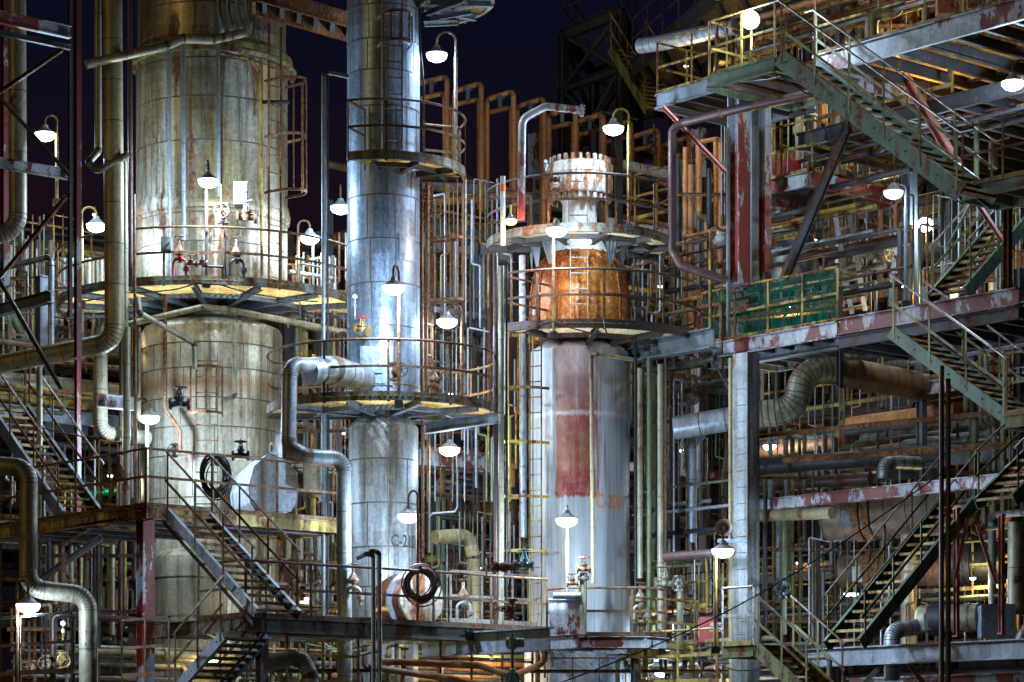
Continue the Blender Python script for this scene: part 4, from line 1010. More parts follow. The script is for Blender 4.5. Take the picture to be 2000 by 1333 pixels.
# ------------------------------------------------------------------ right part
pipe('pipe', 'dark red pipe crossing below the yellow railed deck and turning down at its left end', [(1420, 548, 50.2), (1330, 520, 50.4), (1313, 490, 50.5), (1313, 252, 50.5), (1335, 240, 50.4), (1462, 208, 49.4), (1585, 182, 48.6)], 8.5, 'pipe_purple', 1.8, None)
pipe('pipe', 'thin yellow pipe clipped under the dark red pipe', [(1424, 222, 49.8), (1590, 190, 48.7)], 4, 'rail_yellow', 0, None)
pd = 51.0
hp = thing('insulated_duct', 'large silver duct turning into a ribbed tan S-bend below the green net walkway', 'duct', P(1325, 838, pd))
pipe('straight_section', None, [(1318, 836, pd + .4), (1470, 812, pd)], 23, 'pipe_silver', 0, .7, parent=hp, n=24)
mb = MB(); pth, _ = fillet(P3([(1470, 812, pd), (1556, 800, pd - .2), (1566, 728, pd - .2), (1632, 722, pd)]), .5, 12)
full = []
for a, b in zip(pth, pth[1:]):
    k = max(1, int((b - a).length / .06)); full += [a.lerp(b, i / k) for i in range(k)]
full.append(pth[-1]); r_ = px(26, pd)
mb.tube(full, r_, 24)
k_ = 0; acc = 0
for a, b in zip(full, full[1:]):
    acc += (b - a).length
    if acc > .085: acc = 0; mb.cur = 1; mb.tube([a, a + (b - a) * .3], r_ * 1.03, 24, False); mb.cur = 0
mb.build('ribbed_bend', ['pipe_clad', 'seam'], hp, True)
pipe('straight_section', None, [(1625, 722, pd), (1760, 748, pd + 1.6), (1905, 782, pd + 3.2)], 29, 'drum_brown', 0, .9, parent=hp, n=24)  # dark brown puts this section's shade into its colour
for k, (x0, y0, x1, y1, r, mt, d0, lab) in enumerate((
    (1480, 912, 1840, 885, 17, 'pipe_dark', 54, 'thick dark pipe passing behind the grey square column at right'),
    (1470, 950, 1700, 935, 13, 'pipe_purple', 55, 'dusky pipe under the thick dark pipe at right'),
    (1470, 1008, 1625, 1002, 12, 'pipe_tan', 52.5, 'tan pipe feeding the upper horizontal drum'),
    (1300, 1088, 1430, 1078, 9, 'pipe_purple', 49.5, 'dark bluish pipe passing behind the beside-horn lamp'),
    (1500, 850, 2010, 800, 5, 'rust_heavy', 50, 'long thin rusty pipe below the tan duct'),
    (1530, 900, 1990, 868, 6, 'rust_heavy', 51, 'second long rusty pipe above the white flaking beam'),
    (1335, 640, 1700, 600, 3, 'rail_yellow', 54, 'thin yellow pipe behind the green netting'))):
    pipe('pipe', lab, [(x0, y0, d0), (x1, y1, d0 - 1.5)], r, mt, 0, 1.2 if r > 8 else None)
pipe('insulated_pipe', 'bright metal elbow dropping into the upper horizontal drum', [(1728, 935, 51), (1728, 903, 51), (1795, 906, 51.4)], 14, 'pipe_silver', 1.3, .3, n=18)
pipe('insulated_pipe', 'bright metal elbow at bottom right, curving down behind the heavy beam', [(1790, 1225, 49.6), (1742, 1232, 49.4), (1742, 1330, 49.4)], 16, 'pipe_silver', 1.3, .35, n=18)
pipe('insulated_pipe', 'pale pipe bending beside the grey square column under the silver duct', [(1352, 1060, 52), (1352, 870, 52), (1372, 850, 52.2)], 8, 'pipe_silver', 1.6, .8)
for x, y0, y1, r, mt, d_, lab in (
    (1839, 715, 1400, 5, 'pipe_purple', 44.5, 'left one of the two dark red pipes standing in the foreground at right'),
    (1852, 740, 1400, 5, 'pipe_purple', 44.5, 'right one of the two dark red pipes standing in the foreground at right'),
    (1385, 330, 545, 5, 'pipe_dark', 53, 'black riser right of the rust brown pipes'),
    (1345, 690, 1240, 5, 'pipe_clad', 53, 'pale riser left of the grey square column'),
    (1375, 560, 1040, 7, 'pipe_purple', 53.5, 'dark red riser left of the grey square column'),
    (1422, 250, 660, 4, 'pipe_grey', 50.6, 'slim grey riser left of the red and white post'),
    (1428, 700, 1260, 5.5, 'pipe_tan', 50.0, 'yellow stained riser touching the grey square column'),
    (1532, 990, 1240, 5, 'pipe_green', 52, 'green riser in front of the horizontal drums'),
    (1495, 960, 1230, 4, 'pipe_dark', 52, 'thin black riser just right of the grey square column'),
    (1940, 20, 330, 9, 'pipe_tan', 52, 'thick tan riser at the top right behind the bright lamp'),
    (1775, 1040, 1260, 16, 'pipe_clad', 53, 'thick pale riser behind the open green stairs'),
    (1985, 1020, 1200, 17, 'pipe_clad', 50, 'thick clad riser with stencilled arrow at the right edge')):
    pipe('insulated_pipe' if r > 8 else 'pipe', lab, [(x, y0, d_), (x, y1, d_)], r, mt, 0, 1.3)
o_ = [o for o in bpy.data.objects if o.get('label', '').startswith('thick clad riser with stencilled')][0]
text_mesh(o_, '\u2193', .2, on_cyl(1985, 50, px(17, 50), 1977, 1140), 'paint_black')
text_mesh(o_, 'TL', .13, on_cyl(1985, 50, px(17, 50), 1986, 1135), 'paint_black')
# silver ribbed duct at top
pipe('insulated_duct', 'large silver duct lying under the dark truss at the top right', [(1250, 90, 54), (1290, 84, 53.6), (1440, 52, 51.5)], 15, 'pipe_silver', 0, .25, n=24)
# drums
def drum(label, x0, y0, d0, x1, y1, d1_, rpx, mat, bmat):
    a, b = P(x0, y0, d0), P(x1, y1, d1_); ax = b - a; L = ax.length; r = px(rpx, d0)
    root = thing('horizontal_drum', label, 'drum', a)
    mb = MB(); mb.lathe(a, [(0, -.22 * r), (r * .5, -.16 * r), (r * .85, -.04 * r), (r, .12 * r), (r, L - .12 * r), (r * .85, L), (r * .5, L + .1 * r), (0, L + .15 * r)], ax, 40)
    for k in range(1, 6): mb.lathe(a + ax * k / 6, [(r, -.015), (r + .015, -.015), (r + .015, .015), (r, .015)], ax, 40, 0, 2 * pi, False, False)
    mb.build('shell', mat, root, True)
    mb = MB()
    for k in (.28, .36): mb.lathe(a + ax * k, [(r, -.07), (r + .07, -.07), (r + .07, .07), (r, .07)], ax, 40, 0, 2 * pi, False, False)
    mb.build('saddle_band', bmat, root, True)
    mb = MB(); e = V((-.1, -1, -.25)).normalized()
    mb.box(a + ax * .18 + e * r * .98, .3, .05, .32); mb.build('nameplate', 'pipe_silver', root)
    return root
dr1 = drum('upper dark horizontal drum with an orange banded ring behind the open green stairs', 1612, 1012, 51.6, 1860, 988, 50.6, 46, 'drum_brown', 'rust_heavy')
dr2 = drum('lower dark horizontal drum behind the open green stairs', 1640, 1118, 53.8, 1850, 1112, 53, 33, 'drum_brown', 'rust_heavy')
dr3 = drum('dim horizontal drum numbered 102 near the right edge', 1855, 1100, 53.2, 1975, 1098, 52.6, 38, 'pipe_dark', 'pipe_dark')
mb = MB(); tt = text_mesh(dr3, '102', .32, lambda u, v: P(1878, 1100, 52.2) + V((u, -.05, v)), 'paint_black')
dr4 = drum('long pale exchanger shell low at the right, above the heavy beam', 1795, 1210, 50.6, 1915, 1206, 50.0, 27, 'pipe_clad', 'pipe_dark')
mb = MB(); mb.box(P(1945, 1215, 49.6), .62, .5, .62); mb.box(P(1945, 1215, 49.6) - V((0, .26, 0)), .66, .02, .66)
tag(mb.build('cladding_box', 'clad_blue'), 'pale blue square insulation box at the lower right edge', 'box')
# ------------------------------------------------------------------ ladders
ladder('caged_ladder', 'rusty caged ladder down the right side of the widest column', 537, 50, 560, 52.6, 34, V((.75, -.6, 0)), 'rail_rust', (165, 382), 'rust_heavy', hoops=3, deep=.8, step=.34, cage_w=.62)
ladder('ladder', 'bright ladder fixed to the upper part of the slim middle column', 766, -20, 292, 49.1, 40, V((.3, -1, 0)), 'rail_rust', (95, 40), 'rail_rust', hoops=2, deep=.7)
ladder('caged_ladder', 'dark caged ladder right of the slim middle column', 838, 345, 800, 50.4, 22, V((.9, -.4, 0)), 'rail_rust', (350, 590), 'rail_rust', hoops=3, deep=.75, side=V((.45, .9, 0)))
ladder('caged_ladder', 'long yellow caged ladder on the left flank of the column C-2001', 1046, 640, 1245, 50.9, 24, V((-.85, -.5, 0)), 'rail_yellow', (655, 1078), 'rail_yellow', hoops=5, deep=.62, step=.3, side=V((.9, -.35, 0)), cage_w=.6)
ladder('ladder', 'light ladder rising over the orange dome', 1131, 488, 640, 50.6, 34, V((0, -1, 0)), 'rail_bright')
ladder('ladder', 'short ladder on the neck under the bolted flange', 1129, 338, 470, 51.0, 36, V((0, -1, 0)), 'rail_rust')
ladder('caged_ladder', 'ladder with a short brown cage on the lower olive column', 404, 690, 1000, 51.9, 42, V((.1, -1, 0)), 'rail_rust', (724, 812), 'rust_heavy', hoops=2, deep=.62, step=.32)
def lean_ladder(label, xl, xr, yt, xbl, xbr, yb, d, mat, n=8):
    root = thing('step_ladder', label, 'ladder', P(xbl, yb, d)); a, b, c, e = P(xl, yt, d + .3), P(xr, yt - 8, d + .3), P(xbl, yb, d), P(xbr, yb - 6, d)
    mb = MB(); mb.bar(a, c, .03, .09); mb.bar(b, e, .03, .09); mb.build('side_rail', mat, root)
    for i in range(n): u = (i + .5) / n; mb = MB(); mb.bar(a.lerp(c, u), b.lerp(e, u), .08, .03); mb.build('rung', mat, root)
    return root
lean_ladder('pale wooden looking ladder leaning upright behind the green net walkway', 1630, 1656, 412, 1664, 1690, 614, 51.5, 'steel_light')
lean_ladder('thin ladder leaning beside the valve wheel, right of the pale ladder', 1752, 1775, 445, 1738, 1760, 600, 53, 'steel_grey', 6)

# ------------------------------------------------------------------ hose coils
def coil(name, label, x, y, d, rpx, mats, turns=9, sq=1.0, drop=0):
    root = thing(name, label, 'hose', P(x, y, d)); random.seed(int(x))
    for j, mt in enumerate(mats):
        tr = [random.uniform(.72, 1.12) for _ in range(turns + 2)]; tz = [random.uniform(-.06, .06) for _ in range(turns + 2)]
        pts = []; R = px(rpx, d) * (1 - .05 * j); n = 26
        for i in range(turns * n + 1):
            t = 2 * pi * i / n; k = i // n
            f_ = (i % n) / n; rr = R * (tr[k] * (1 - f_) + tr[k + 1] * f_); ph = .10 * sin(i * .053 + j * 2)
            pts.append(P(x, y, d) + V((cos(t) * rr + ph * .3, -.12 + .16 * sin(i * .045 + j), sin(t) * rr * sq + tz[k] * (1 - f_) + tz[k + 1] * f_ - drop * (1 if sin(t) < 0 else 0) * .05 * (k % 5))))
        mb = MB(); mb.tube(pts, .014, 6); mb.build('hose_loop', mt, root, True)
    mb = MB(); mb.rod(P(x, y - rpx * .95, d) + V((0, -.3, 0)), P(x, y - rpx * .95, d) + V((0, .3, 0)), .03, 8); mb.build('hanger_peg', 'steel_dark', root)
    return root
coil('hose_coil', 'thick bundle of black hose hung on the railing before the lower olive column', 421, 930, 47.6, 26, ['cable_black', 'cable_black'], 8, 1.6)
coil('hose_coil', 'coil of black and red hose in front of the drum manway', 822, 1143, 46.8, 33, ['cable_black', 'hose_red', 'cable_black', 'cable_black'], 5, 1.05)

# ------------------------------------------------------------------ valves and gauges
def gauge(label, x, y, d, rpx, stem=None, mat='galv'):
    root = thing('pressure_gauge', label, 'gauge', P(x, y, d)); c = P(x, y, d); r = px(rpx, d); ax = V((.15, -1, .1))
    mb = MB(); mb.lathe(c, [(r, -.05), (r * 1.05, 0), (r * .9, .012)], ax, 20); mb.build('case', 'paint_black', root, True)
    mb = MB(); mb.lathe(c, [(r * .88, .013), (0, .014)], ax, 20, 0, 2 * pi, False, False); mb.build('dial', 'gauge_face', root)
    mb = MB(); mb.rod(c + V((0, -.022, 0)), c + V((.03, -.03, r * .6)), .004, 4); mb.build('needle', 'paint_black', root)
    if stem: mb = MB(); mb.rod(c - UP * r, P(x, stem, d), .016, 8); mb.rod(P(x, y + (stem - y) * .4, d) - UP * .03, P(x, y + (stem - y) * .4, d) + UP * .03, .035, 6); mb.build('stem', mat, root, True)
    return root
X_ = V((1, 0, 0)); Y_ = V((0, -1, 0))
gauge('small pressure gauge on the left face of the slim middle column', 693, 580, 49.1, 5.5, 625)
gauge('pressure gauge on a brassy stem at the lower left', 123, 1218, 44.6, 5.8, 1255, 'brass')
gauge('little gauge on the side of the bolted flange', 1066, 316, 50.6, 4, 335)
valve('brass valve with a red handwheel on the left face of the slim middle column', P(708, 645, 49.0), V((.8, -.5, -.3)), V((0, -.25, 1)), .155, 'brass', 'red_paint')
valve('dark valve with small flanges behind the round platform lamp pole', P(772, 726, 48.6), UP, Y_ + V((.5, 0, 0)), .17, 'rust_heavy', 'rail_dark')
valve('black valve with upright stem above the hose bundle', P(470, 890, 48.5), X_, UP, .16, 'pipe_dark', 'pipe_dark')
valve('dark motor valve behind the lamp in front of the lower olive column', P(350, 790, 50.6), X_, UP, .2, 'pipe_dark', 'pipe_dark')
valve('left one of the two rusty flanged valves on the widest column platform', P(373, 515, 50.8), X_, UP + Y_ * .4, .11, 'flange_rusty', 'rail_rust')
valve('right one of the two rusty flanged valves on the widest column platform', P(395, 515, 50.8), X_, UP + Y_ * .4, .11, 'flange_rusty', 'rail_rust')
valve('knobbly valve with bell shaped body glowing beside the widest column lamp', P(436, 418, 51.2), UP, Y_, .2, 'flange_rusty', 'flange_rusty')
valve('white painted valve right of the widest column lamp', P(482, 425, 51.0), X_, UP + Y_ * .3, .2, 'flange_rusty', 'white_panel')
valve('big rusty valve with a round wheel facing left, beyond the low walkway', P(985, 1108, 47.2), X_, -X_, .2, 'rust_heavy', 'rust_heavy')
valve('pale blue relief valve left of the column C-2001 foot', P(1024, 1105, 47.2), X_, UP, .17, 'pump_teal', 'pump_teal')
valve('rusty valve with wheel hanging below the low walkway rail', P(1000, 1190, 46.8), UP, -X_ + Y_ * .3, .18, 'rust_heavy', 'rust_heavy')
valve('upper flange valve on the white standpipe at the column C-2001 foot', P(1140, 1112, 48.2), X_, UP, .13, 'flange_rusty', 'flange_rusty')
valve('lower flange valve at the column C-2001 foot', P(1118, 1140, 48.2), X_, UP, .11, 'flange_rusty', 'rust_heavy')
valve('upper valve with small wheel on the bolted flange side', P(1084, 352, 50.3), X_, Y_, .1, 'rust_heavy', 'flange_rusty')
valve('lower valve with small wheel on the bolted flange side', P(1084, 372, 50.3), X_, Y_, .1, 'rust_heavy', 'flange_rusty')
valve('valve with large pale handwheel standing behind the green net walkway', P(1700, 497, 52.5), X_, X_ + Y_ * .8, .26, 'steel_grey', 'rail_yellow')
valve('pale valve with wheel on the standpipe left of the red cabinet', P(1325, 1140, 50.5), UP, Y_, .15, 'flange_rusty', 'steel_dark')
valve('flat topped valve right of the column C-2001 foot', P(1298, 1140, 50.8), X_, UP, .2, 'pipe_clad', 'pipe_clad')
valve('leftmost rusty valve in the manifold at the lower left', P(62, 1305, 44.8), UP, Y_ + X_ * -.3, .13, 'flange_rusty', 'rust_heavy')
valve('middle rusty valve in the manifold at the lower left', P(92, 1297, 44.8), UP, Y_, .15, 'flange_rusty', 'rust_heavy')
valve('right rusty valve in the manifold at the lower left, with brass neck', P(121, 1292, 44.7), UP, Y_ + X_ * .3, .15, 'brass', 'brass')
valve('white capped valve by the red pipe on the slim platform above the hose bundle', P(340, 880, 50.4), UP, Y_, .13, 'flange_rusty', 'galv')
valve('dark valve wheel standing behind the bottom stairs', P(1525, 1150, 50), UP, Y_, .2, 'steel_dark', 'steel_dark')
valve('brown wheel valve between the pink braced posts', P(1905, 1035, 49.5), X_, Y_, .18, 'rust_heavy', 'rail_yellow')
# white standpipe and small header at C-2001 foot
pipe('standpipe', 'white standpipe with flanges standing before the column C-2001', [(1139, 1240, 48.3), (1139, 1120, 48.3)], 7, 'pipe_clad', 0, .6, flanges=((0, .92),), cat='pipe')
pipe('pipe', 'short fat silver pipe lying across the rust stained box at the column C-2001 foot', [(1080, 1164, 48.2), (1134, 1164, 48.2)], 6.5, 'pipe_silver', 0, None)
mb = MB(); mb.box(P(1107, 1208, 48.5), .66, .3, .72); mb.box(P(1107, 1172, 48.5), .70, .34, .03)
tag(mb.build('junction_cabinet', 'pipe_rustwhite'), 'rust stained white cabinet behind the railing at the column C-2001 foot', 'cabinet')
pipe('standpipe', 'pale standpipe with a capped top left of the red cabinet', [(1328, 1262, 50.8), (1328, 1125, 50.8)], 6.5, 'pipe_clad', 0, .5, flanges=((0, .96),), cat='pipe')
# bolted valve head on the right deck
root = thing('reactor_head', 'grey bolted vessel head behind the dark diagonal brace at the right', 'vessel', P(1545, 530, 53.5)); c = V((XP(1545, 53.5), 53.5, 0)); z = lambda y: ZP(y, 53.5)
mb = MB(); mb.lathe(c, [(.5, z(560)), (.55, z(540)), (.55, z(480)), (.48, z(468)), (.3, z(455))], UP, 36); mb.build('body', 'clad_grey', root, True)
mb = MB(); mb.lathe(c, [(.44, z(438)), (.46, z(436)), (.46, z(420)), (.4, z(416)), (.2, z(414))], UP, 36); mb.lathe(c, [(.4, z(458)), (.42, z(452)), (.3, z(450))], UP, 36); mb.build('flange', 'flange_rusty', root, True)
mb = MB()
for k in range(16): e = V((cos(k * pi / 8), sin(k * pi / 8), 0)) * .37; mb.rod(c + e + UP * z(458), c + e + UP * z(410), .035, 6)
mb.build('bolt', 'galv', root, True)
mb = MB(); mb.rod(c + UP * z(414), c + UP * z(385), .14, 14); mb.rod(c + UP * z(398), c + UP * z(396), .24, 14); mb.build('neck', 'galv', root, True)
mb = MB(); mb.lathe(V((XP(1540, 54), 54, ZP(350, 54))), [(.36, 0), (.36, .32), (.33, .34), (0, .36)], UP, 30); mb.box(V((XP(1528, 54), 54 - .36, ZP(340, 54))), .05, .02, .16)
tag(mb.build('drum', 'red_drum', None, True), 'dark red drum on the little yellow railed platform', 'drum')
mb = MB(); mb.rod(P(1560, 328, 53.8), P(1560, 210, 53.8), .07, 10); mb.rod(P(1560, 262, 53.8), P(1560, 248, 53.8), .13, 12)
tag(mb.build('standpipe', 'pipe_clad', None, True), 'pale standpipe with a yellowed flange above the red drum', 'pipe')
# instrument boxes
def sbox(name, label, x, y, d, w_, h_, mat, dp=.25, cat='box'):
    root = thing(name, label, cat, P(x, y + h_ / 2, d)); W, H = px(w_, d), px(h_, d)
    mb = MB(); mb.box(P(x, y, d), W, dp, H); mb.build('case', mat, root)
    mb = MB(); mb.box(P(x, y, d) - V((0, dp / 2 + .008, 0)), W * .9, .014, H * .9); mb.build('cover', mat, root)
    mb = MB(); mb.rod(P(x + w_ * .35, y, d) - V((0, dp / 2 + .01, 0)), P(x + w_ * .35, y, d) - V((0, dp / 2 + .05, 0)), .015, 8); mb.build('latch', 'steel_dark', root)
    return root
sbox('instrument_box', 'tall grey instrument box lit by the lamp on the widest column', 472, 381, 51.2, 28, 44, 'clad_grey', .4)
sbox('instrument_box', 'small grey instrument box beside the flanged valves on the wide platform', 325, 478, 50.8, 20, 26, 'clad_grey')
sbox('instrument_box', 'square white transmitter at the left rail of the dome platform', 1046, 612, 49.8, 12, 12, 'white_panel', .15)
sbox('instrument_box', 'salmon red box above the highest deck at the top right', 1845, 15, 47.5, 32, 30, 'salmon')
sbox('instrument_box', 'salmon notice board behind the green netting', 1448, 600, 53.0, 30, 55, 'salmon', .05)
sbox('instrument_box', 'pale tall transmitter box right of the hose bundle near the second column', 612, 925, 50.5, 34, 72, 'pipe_clad', .45)
rc = sbox('fire_cabinet', 'red fire cabinet with white characters beside the lamp pole at the bottom', 1382, 1231, 51.0, 34, 50, 'red_paint', .3, 'cabinet')
text_mesh(rc, '\u6d88\u706b\u5668', .085, lambda u, v: P(1384, 1224, 51.0) + V((u, -.18, v)), 'paint_white')
text_mesh(rc, '\u683c\u7d0d\u7bb1', .085, lambda u, v: P(1384, 1234, 51.0) + V((u, -.18, v)), 'paint_white')
# horn
root = thing('horn_loudspeaker', 'pinkish horn loudspeaker on a bracket of the grey square column', 'loudspeaker', P(1425, 1052, 47.8)); c = P(1414, 1031, 47.4); ax = V((-.25, -1, -.05))
mb = MB(); mb.lathe(c, [(.035, -.22), (.05, -.16), (.08, -.08), (.12, -.02), (.155, .02), (.165, .03), (.15, .028), (.11, -.01), (.05, -.1), (.02, -.14)], ax, 28); mb.build('bell', 'horn_pink', root, True)
mb = MB(); mb.lathe(c, [(.045, -.14), (.045, -.02), (.0, .0)], ax, 16); mb.build('driver_cone', 'steel_light', root, True)
mb = MB(); mb.bar(P(1418, 1036, 47.6), P(1432, 1054, 47.8), .03, .03); mb.box(P(1428, 1056, 47.8), .5, .25, .05); mb.build('bracket', 'steel_grey', root)
# teal actuator
root = thing('valve_actuator', 'pale blue motor actuator with a downward shaft and bell cover at the bottom', 'actuator', P(1002, 1320, 42)); c = P(1000, 1256, 42)
mb = MB(); mb.rod(c - X_ * .1, c + X_ * .2, .075, 16); mb.lathe(c - UP * .11, [(.05, 0), (.09, .04), (.09, .16), (.06, .2)], UP, 16); mb.rod(c + UP * .08, c + UP * .14, .04, 10); mb.build('motor', 'pump_teal', root, True)
mb = MB(); mb.rod(P(1001, 1268, 42), P(1001, 1308, 42), .022, 8); mb.build('shaft', 'rail_rust', root, True)
mb = MB(); mb.lathe(P(1001, 1345, 42), [(.2, 0), (.15, .08), (.10, .18), (.06, .24), (.05, .32), (.02, .33)], UP, 20)
for k in range(10): e = V((cos(k * pi / 5), sin(k * pi / 5), 0)); mb.rod(P(1001, 1340, 42) + e * .17, P(1001, 1340, 42) + e * .07 + UP * .22, .012, 5)
mb.build('bell_cover', 'pump_teal', root, True)
# hanging cable
pts = []
for i in range(40):
    u = i / 39; x = 1060 + 800 * u; y = 1347 - 438 * u + 60 * sin(pi * u) * (1 if False else .75); pts.append(P(x, y, 38 + 3 * u))
mb = MB(); mb.tube(pts, .011, 6); tag(mb.build('cable', 'cable_black', None, True), 'black cable sagging diagonally across the lower right', 'cable')
# cables looping along deck edges
def cable(label, pts, d, r=.014):
    w_ = [P(x, y, d if len(q) == 0 else q[0]) for x, y, *q in pts]; path = []
    for i in range(len(w_) - 1):
        for k in range(8):
            u = k / 8; p = w_[i].lerp(w_[i + 1], u); p = p - UP * (.35 * px(1, 50) * 18 * u * (1 - u)); path.append(p)
    path.append(w_[-1]); mb = MB(); mb.tube(path, r, 6); return tag(mb.build('cable', 'cable_black', None, True), label, 'cable')
cable('black cable draped along the rim of the wide round platform', [(120, 620, 53), (150, 590, 51.5), (250, 572, 50.9), (340, 566, 50.6), (385, 552, 50.55), (430, 556, 50.55), (500, 575, 50.7), (620, 590, 51.6)], 50.5)
cable('black cable looping under the left L-shaped deck edge', [(-10, 1052, 50.8), (70, 1040, 49.5), (110, 1030, 48.4), (200, 1018, 47), (230, 1012, 46.7), (260, 1020, 46), (300, 1012, 45.7)], 46)
cable('black cables running along the edge of the low walkway', [(560, 1240, 44.6), (640, 1235, 45.3), (700, 1238, 45.9), (760, 1245, 46.3), (820, 1228, 46.8), (900, 1240, 47.3), (1000, 1250, 48)], 45)
cable('black cable along the upper deck edge at the head of the green stairs', [(1380, 170, 48.6), (1420, 168, 48.2), (1440, 160, 47.9), (1480, 158, 47.4), (1525, 150, 46.8), (1580, 185, 46.4)], 48)
cable('thin black cable crossing before the left beams under the rust stained pipe', [(-10, 822, 50), (60, 828, 50), (120, 845, 50), (190, 855, 50)], 50)
cable('black cable looping below the dome platform', [(1022, 650, 49.5), (1050, 635, 49.4), (1080, 628, 49.3), (1150, 650, 49.2), (1185, 655, 49.2), (1180, 625, 49.2)], 49)
cable('black cable sagging between the lamp post and the low right platform', [(1240, 1262, 49.2), (1340, 1270, 48.5), (1365, 1285, 48), (1440, 1310, 47.5), (1500, 1305, 47.5)], 48)
# ------------------------------------------------------------------ denser piping close to the columns
def bank(label, x0, x1, y0, y1, d, n, seed, pal, rr=(3, 7), dj=1.0, jog=.25, rails=0, name='pipe_bank', slopes=0, fl=.35):
    """pipe bank: n risers between columns x0..x1, bolted to clip rails"""
    rnd = random.Random(seed); root = thing(name, label, 'pipes', P((x0 + x1) / 2, y1, d))
    for i in range(n):
        x = x0 + (x1 - x0) * (i + .5 + rnd.uniform(-.3, .3)) / n; dd = d + rnd.uniform(-dj, dj) * .5; r = rnd.uniform(*rr)
        ya, yb = y0 + rnd.uniform(0, .25) * (y1 - y0) * (rnd.random() < .5), y1 - rnd.uniform(0, .3) * (y1 - y0) * (rnd.random() < .4)
        pts = [P(x, ya, dd), P(x, yb, dd)]
        if rnd.random() < jog: pts = [P(x, ya, dd), P(x, (ya + yb) / 2, dd), P(x + rnd.choice((-16, 16)), (ya + yb) / 2 + 4, dd), P(x + rnd.choice((-16, 16)), yb, dd)]; pts[3] = P(1000 + pts[2].x * F / pts[2].y, yb, dd)
        elif rnd.random() < jog: pts = [P(x + rnd.choice((-40, 40)), ya + 8, dd)] + pts
        mb = MB(); pipe_mesh(mb, pts, px(r, d), 1.8, .9 if r > 3.5 else None, 12)
        if rnd.random() < fl: flange(mb, pts[-2].lerp(pts[-1], rnd.uniform(.2, .8)), pts[-1] - pts[-2], px(r * 1.8, d), px(r * .4, d), 6)
        mb.build('riser', [rnd.choice(pal), 'seam'], root, True)
    for k in range(rails):
        y = y0 + (y1 - y0) * (k + .6) / rails
        mb = MB(); mb.channel(P(x0 - 6, y, d - dj * .6), P(x1 + 6, y, d - dj * .6), .05, .07); mb.build('clip_rail', 'rail_rust', root)
    return root
PALE = ['pipe_clad', 'pipe_clad', 'pipe_grey', 'pipe_silver', 'rail_rust', 'pipe_tan']
MIXP = ['pipe_clad', 'pipe_grey', 'rail_rust', 'pipe_purple', 'pipe_tan', 'rail_yellow', 'steel_dark', 'pipe_green']
DARKP = ['pipe_dark', 'pipe_grey', 'pipe_purple', 'rail_rust', 'steel_dark', 'pipe_green', 'pipe_brown']
bank('close row of pale vertical pipes left of the widest column under its round platform', 106, 205, 505, 705, 54.5, 12, 2, PALE, (3, 6), rails=2)
bank('green and pale pipes in the left background behind the left frame', 18, 110, 470, 720, 56, 9, 4, MIXP + ['pipe_green'], (3, 7), rails=2)
bank('vertical pipes and posts between the thick tan riser and the lower olive column', 232, 275, 640, 1000, 51.8, 6, 6, ['pipe_clad', 'rail_rust', 'pipe_purple', 'pipe_dark', 'pipe_clad'], (3, 6))
bank('small lit pipes right of the wide round platform, against the gap', 575, 660, 500, 640, 55.5, 8, 8, ['pipe_clad', 'rail_rust', 'white_panel', 'brass'], (2, 4), rails=2)
bank('vertical pipes in the gap right of the octagonal cover', 590, 668, 650, 1010, 52.5, 7, 10, MIXP, (3, 7), rails=3)
bank('rusty and pale pipes behind the low stairs between the two left columns', 500, 690, 1045, 1225, 50.8, 16, 12, ['pipe_clad', 'rail_rust', 'rust_heavy', 'white_panel', 'pipe_tan', 'pipe_grey'], (2.5, 6), rails=2, jog=.4)
bank('tall dark pipes right of the slim column behind the swan neck lamp', 832, 965, 470, 860, 55, 10, 14, DARKP + ['pipe_grey', 'pipe_grey'], (3, 8), rails=2)
bank('pipes in the dark gap beside the orange brown elbow', 850, 968, 900, 1235, 55.5, 9, 16, DARKP, (2, 7), rails=1)
bank('greenish tall pipes right of the column C-2001', 1240, 1330, 720, 1240, 53.2, 9, 18, ['pipe_green', 'pipe_clad', 'pipe_grey', 'pipe_purple', 'green_yellow'], (3, 7), rails=3)
bank('rust brown vertical pipes between the domed column and the red and white post', 1310, 1425, 270, 640, 54, 10, 20, ['pipe_brown', 'pipe_brown', 'pipe_brown', 'pipe_dark', 'rail_yellow'], (4, 7), rails=2)
bank('small instruments and pipes at the foot of the grey square column', 1290, 1430, 1120, 1270, 52.6, 11, 22, ['pipe_clad', 'rail_yellow', 'rail_rust', 'pipe_grey', 'clad_dimmed'], (2, 5), rails=2, jog=.4)
bank('brown vertical pipes behind the pale leaning ladder', 1600, 1760, 395, 600, 55.5, 10, 24, ['pipe_brown', 'pipe_grey', 'rail_rust', 'pipe_dark'], (3, 6), rails=1)
bank('thin vertical pipes between square column and open green stairs', 1485, 1640, 850, 1270, 54.5, 13, 26, ['pipe_green', 'steel_dark', 'pipe_dark', 'green_yellow', 'pipe_grey'], (2, 6), rails=3)
bank('bundle of thin manifold pipes at the lower left corner', 20, 150, 1180, 1345, 46.5, 12, 28, ['pipe_purple', 'rail_rust', 'pipe_clad', 'steel_dark', 'flange_rusty'], (2, 4), rails=2, jog=.5, fl=.8)
bank('vertical pipes under the left deck behind the bent grey pipe', 70, 270, 1020, 1240, 51.5, 13, 30, MIXP + ['pipe_purple'], (3, 7), rails=2)
bank('pipes and posts under the low walkway at the bottom edge', 480, 800, 1258, 1345, 48.8, 20, 32, MIXP, (2, 6), rails=1, jog=.4)
bank('pipes under the column C-2001 platform at the bottom edge', 1040, 1420, 1262, 1345, 51, 20, 34, MIXP, (2, 6), rails=1, jog=.4)
bank('thin pipes and supports among the top right decks', 1610, 1990, -20, 100, 51.5, 16, 36, MIXP, (2, 7), rails=1)
